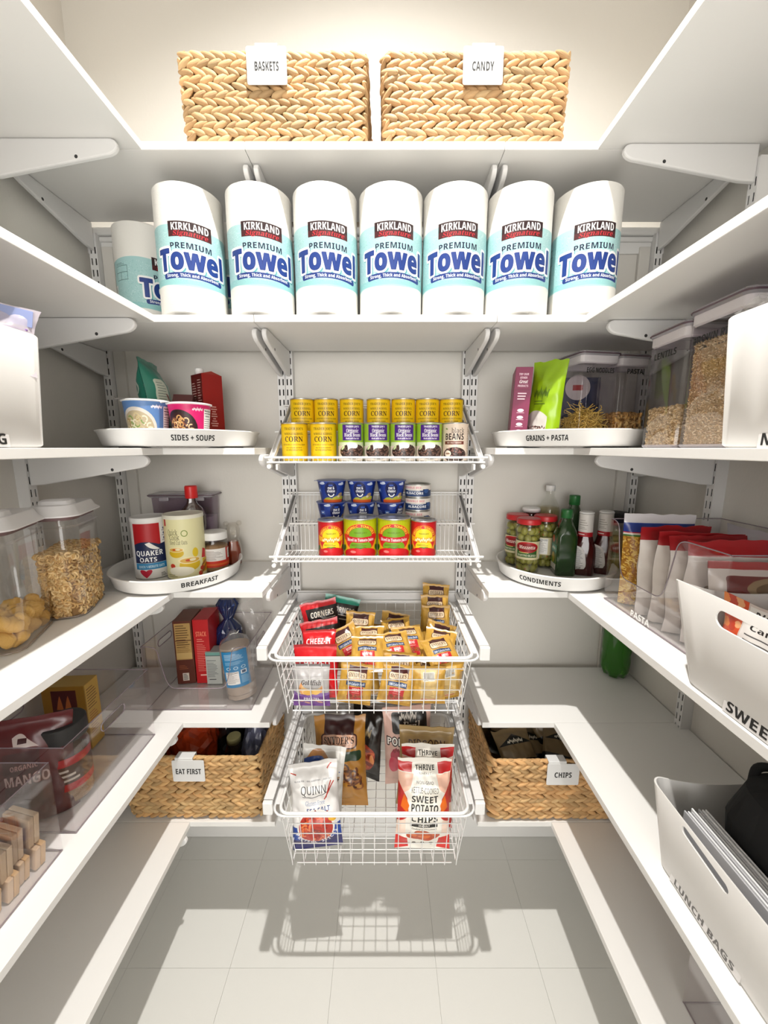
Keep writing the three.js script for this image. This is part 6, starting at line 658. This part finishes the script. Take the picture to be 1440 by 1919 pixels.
{ // lunch bin, tall bins, shelves
  const yl = TOP[4] + 0.0055; const cloth = phys([0.006, 0.006, 0.007], 0.9, { sheen: 0.15, sheenRoughness: 0.6 });
  const g = loft([[0.13, 0.28, 0.0, 0.03], [0.15, 0.33, 0.05, 0.05], [0.16, 0.35, 0.15, 0.06], [0.135, 0.33, 0.215, 0.055], [0.06, 0.22, 0.235, 0.029]], { sd: 14 }), p = g.attributes.position; for (let i = 0; i < p.count; i++) { const a = p.getX(i), b = p.getY(i), c = p.getZ(i); const k = 1 + 0.08 * nz(a * 14, b * 10, c * 12); p.setXYZ(i, a * k, b + (b > 0.1 ? 0.014 * nz(a * 12, 3, c * 9) : 0), c * k); } g.computeVertexNormals();
  const t = thing('lunch_bag', 'black fabric lunch bag with a small metal ring in the white bin', 'lunch bag', [0.668, yl, 0.885]); part('bag', g, cloth, t); part('strap', tube([[-0.03, 0.2, -0.155], [-0.01, 0.225, -0.165], [0.03, 0.224, -0.15], [0.05, 0.2, -0.12]], 0.007, 24, 8), cloth, t); part('ring', new THREE.TorusGeometry(0.006, 0.0016, 8, 24).rotateX(0.6).translate(-0.012, 0.213, -0.15), M.tin, t);
  const sm = mat([0.75, 0.75, 0.76], 0.6), dm = mat([0.45, 0.45, 0.47], 0.7); const fm = new THREE.BoxGeometry(0.0022, 0.128, 0.33, 1, 6, 20); for (let k = 0; k < 10; k++) { const s = thing('paper_bag', `flat folded lunch sack, ${['first', 'second', 'third', 'fourth', 'fifth', 'sixth', 'seventh', 'eighth', 'ninth', 'tenth'][k]} from the aisle side of the bin`, 'paper bag', [0.5395 + k * 0.0042, yl, 0.878 + (k % 3) * 0.003], 0, 'white lunch sacks beside the black bag'); part('sheet', rbox(0.003, 0.134 + (k % 4) * 0.003, 0.32, 0, 0.069, 0, 0.001, 1), k % 2 ? sm : dm, s); }
  const z = bag('zipper_bag', 'clear zipper bag with a blue and purple top in the tall white bin', 'zipper bag', pouch(0.24, 0.105, 0.05, { sd: 71, crumple: 3, gusset: 1 }), phys([0.90, 0.84, 0.90], 0.2, { transmission: 0.6, thickness: 0, side: THREE.DoubleSide }), [-0.672, TOP[2] + 0.13, 0.712], [-4, 32, -8]);
  part('zipper', [rbox(0.212, 0.003, 0.004, 0, 0.072, 0.004, 0.001), rbox(0.212, 0.003, 0.004, 0, 0.064, 0.006, 0.001)], mat([0.26, 0.12, 0.42], 0.4), z); part('header_strip', rbox(0.222, 0.026, 0.0016, 0, 0.091, 0.002, 0.0006), phys([0.42, 0.50, 0.82], 0.3, { transmission: 0.35, thickness: 0 }), z);
  crumple('fruit_snack', 'pink packet inside the clear zipper bag', 'packet', [-0.71, TOP[2] + 0.13, 0.79], 0.05, [1, 0.8, 1.2], mat([0.7, 0.25, 0.3], 0.5), 9);
  crumple('plastic_wrapper', 'crumpled clear plastic wrapper on top of the tall white bin', 'wrapper', [0.552, TOP[2] + 0.192, 0.722], 0.042, [1.0, 0.75, 1.2], film, 12, 0.6);
  // green bottle
  const b = thing('soda_bottle', 'green plastic soda bottle standing in the back right corner', 'bottle', [0.806, TOP[4], 0.075]); const gl = lathe([[0, 0.006], [0.02, 0.002], [0.036, 0.006], [0.044, 0.03], [0.045, 0.06], [0.043, 0.085], [0.0455, 0.1], [0.0455, 0.2], [0.04, 0.24], [0.016, 0.29], [0.0135, 0.31]], 60), q = gl.attributes.position; for (let i = 0; i < q.count; i++) { const y = q.getY(i); if (y < 0.05) { const a = Math.atan2(q.getX(i), q.getZ(i)), k = 1 - 0.16 * Math.max(0, Math.cos(a * 5)) * (1 - y / 0.05); q.setX(i, q.getX(i) * k); q.setZ(i, q.getZ(i) * k); q.setY(i, y + 0.006 * Math.max(0, Math.cos(a * 5)) * (1 - y / 0.05)); } } gl.computeVertexNormals(); part('bottle_body', gl, phys([0.10, 0.42, 0.035], 0.06, { transmission: 0.75, thickness: 0, side: THREE.DoubleSide }), b); part('soda', lathe([[0, 0.008], [0.034, 0.012], [0.042, 0.035], [0.043, 0.2], [0, 0.22]], 40), phys([0.07, 0.26, 0.02], 0.1, { clearcoat: 0.5 }), b); part('cap', lathe([[0, 0.325], [0.0145, 0.325], [0.015, 0.309], [0, 0.308]], 28), mat([0.02, 0.2, 0.04], 0.4), b);
  crumple('folded_cloth', 'grey blue folded cloth in the clear bin near the floor', 'cloth', [0.715, TOP[5] + 0.078, 0.88], 0.118, [0.92, 0.66, 1.5], mat([0.24, 0.24, 0.36], 0.9), 15, 0.25);
}
{ // cereal dispensers
  const dispenser = (label, x, z, turn) => {
    const t = thing('cereal_dispenser', label, 'cereal dispenser', [x, TOP[3], z], turn, 'clear cereal dispensers with white lids'), w = 0.165, d = 0.088, h = 0.225;
    const body = [[w - 0.012, d - 0.012, 0.001, 0.024], [w - 0.006, d - 0.006, 0.006, 0.026], [w, d, h - 0.01, 0.028], [w - 0.004, d - 0.004, h - 0.004, 0.027], [w - 0.004, d - 0.004, h + 0.004, 0.027]]; part('clear_body', loft(body, { caps: [true, false] }), M.clear, t); part('neck_ring', tube(loopPts(w + 0.001, d + 0.001, 0.028).map(([a, b]) => [a, h - 0.012, b]), 0.0022, 120, 6, true, 0.1), M.clear, t);
    part('base_edge', tube(loopPts(w - 0.006, d - 0.006, 0.026).map(([a, b]) => [a, 0.004, b]), 0.0016, 120, 5, true, 0.1), phys([0.55, 0.46, 0.4], 0.1, { transmission: 0.5, thickness: 0 }), t); part('seal', loft([[w - 0.008, d - 0.008, h + 0.002, 0.026], [w - 0.006, d - 0.006, h + 0.012, 0.026]], { caps: [false, true] }), mat([0.17, 0.10, 0.10], 0.5), t);
    const l = part('lid', loft([[w - 0.01, d - 0.01, h + 0.011, 0.026], [w + 0.018, d + 0.018, h + 0.011, 0.034], [w + 0.018, d + 0.018, h + 0.014, 0.034], [w + 0.002, d + 0.002, h + 0.021, 0.03], [w - 0.006, d - 0.006, h + 0.032, 0.03], [w - 0.012, d - 0.012, h + 0.035, 0.028]]), mat([0.83, 0.815, 0.82], 0.35), t);
    part('flip_cap', loft([[0.05, d - 0.026, h + 0.034, 0.012, 0.03], [0.046, d - 0.03, h + 0.043, 0.012, 0.03], [0.03, d - 0.04, h + 0.046, 0.01, 0.03]]), mat([0.83, 0.815, 0.82], 0.35), l); return t;
  };
  dispenser('clear cereal dispenser two thirds full of oat rings, the farther of the two', -0.758, 0.412, R(-70)); dispenser('clear cereal dispenser holding a little corn puff cereal, the nearer one', -0.755, 0.575, R(-68));
  const ring = new THREE.TorusGeometry(0.0048, 0.0021, 7, 12), rc = [[0.72, 0.49, 0.22], [0.62, 0.39, 0.15], [0.80, 0.58, 0.30], [0.55, 0.32, 0.12]];
  filling('oat_rings', 'toasted oat rings filling the farther cereal dispenser', 'cereal', [-0.758, TOP[3] + 0.004, 0.412], R(-70), 0.157, 0.080, 0.145, [0.30, 0.16, 0.05], ring, rc, 3600, { lay: 1.6, r: 0.024 });
  const pf = new THREE.SphereGeometry(0.0135, 12, 9), pp = pf.attributes.position; for (let i = 0; i < pp.count; i++) { const k = 1 + 0.25 * nz(pp.getX(i) * 90, pp.getY(i) * 90, pp.getZ(i) * 90); pp.setXYZ(i, pp.getX(i) * k * 1.15, pp.getY(i) * k * 0.85, pp.getZ(i) * k); } pf.computeVertexNormals();
  const puffs = thing('corn_puffs', 'golden corn puffs in the bottom of the nearer cereal dispenser', 'cereal', [-0.755, TOP[3] + 0.004, 0.575], R(-68)); puffs.userData.kind = 'stuff'; const pl = []; for (let i = 0; i < 150; i++) { const m = new THREE.Matrix4().makeRotationFromEuler(new THREE.Euler(rr(-3, 3), rr(-3, 3), rr(-3, 3))); m.setPosition(rr(-0.064, 0.064), 0.012 + rr(0, 0.05) * (0.7 + 0.3 * rnd()), rr(-0.028, 0.028)); pl.push(pf.clone().applyMatrix4(m)); } part('puffs', pl, mat([0.72, 0.42, 0.10], 0.65, { bumpMap: rep(grain, 1, 1), bumpScale: 0.0015 }), puffs, { kind: 'stuff' });
}
{ // inside the two golden baskets
  const y6 = TOP[5] + 0.012, gl = (c, r = 0.3) => phys(c, r, { clearcoat: 0.4 });
  crumple('snack_bag', 'orange red bag at the left in the basket tagged eat first', 'bag', [-0.64, y6 + 0.115, 0.16], 0.1, [0.85, 1.15, 0.9], gl([0.55, 0.06, 0.012]), 21, 0.25);
  crumple('snack_bag', 'black bag in the middle of the basket tagged eat first', 'bag', [-0.53, y6 + 0.105, 0.10], 0.09, [0.6, 1.2, 0.8], gl([0.012, 0.012, 0.014]), 22, 0.25);
  crumple('snack_bag', 'grey blue bag at the right in the basket tagged eat first', 'bag', [-0.425, y6 + 0.11, 0.16], 0.09, [0.6, 1.35, 1.0], gl([0.13, 0.14, 0.22]), 23, 0.3);
  const j = thing('sauce_jar', 'small dark jar with a pale cap in the basket tagged eat first', 'jar', [-0.492, y6, 0.19]); part('jar_glass', lathe([[0, 0.001], [0.028, 0.001], [0.03, 0.006], [0.03, 0.13], [0.022, 0.15], [0.02, 0.16]], 40), gl([0.03, 0.02, 0.015], 0.1), j); part('cap', lathe([[0, 0.178], [0.02, 0.178], [0.022, 0.175], [0.022, 0.158], [0, 0.157]], 30), mat([0.45, 0.42, 0.2], 0.5), j); part('label', new THREE.CylinderGeometry(0.0305, 0.0305, 0.07, 40, 1, true).translate(0, 0.07, 0), mat([0.14, 0.02, 0.02], 0.5), j);
  T.chip = tex(512, 512, (g, w, h) => { rect(g, '#8a7452', 0, 0, w, h); for (const c of [w / 4, 3 * w / 4]) { g.fillStyle = '#15130f'; g.beginPath(); g.moveTo(c - 120, 160); g.lineTo(c, 60); g.lineTo(c + 120, 160); g.fill(); rect(g, '#1a1814', c - 128, 300, 256, 212); scrawl(g, '#e4ddcc', c - 60, 130, 120, 36, 6); } });
  const cg = pouch(0.125, 0.16, 0.042, { sd: 81, crumple: 2.2 }).translate(0, -0.08, 0), cm = bagMat(T.chip, 0.3); const W2 = ['tan and black chip bag lying in front in the basket tagged chips', 'tan and black chip bag at the back left of the basket tagged chips', 'tan and black chip bag at the back right of the basket tagged chips', 'tan and black chip bag tilted at the right of the basket tagged chips', 'tan and black chip bag under the others in the basket tagged chips'];
  [[0.43, 0.135, 0.225, -52, 8, 4], [0.43, 0.15, 0.13, -38, -12, -5], [0.57, 0.15, 0.12, -44, 16, 8], [0.575, 0.135, 0.215, -56, -14, -8], [0.50, 0.10, 0.17, -60, 0, 0]].forEach(([x, y, z, a, b, c], i) => bag('chip_bag', W2[i], 'chip bag', cg, cm, [x, y6 + y, z], [a, b, c], 'chip bags in the golden basket'));
}
renderer.render(scene, camera);
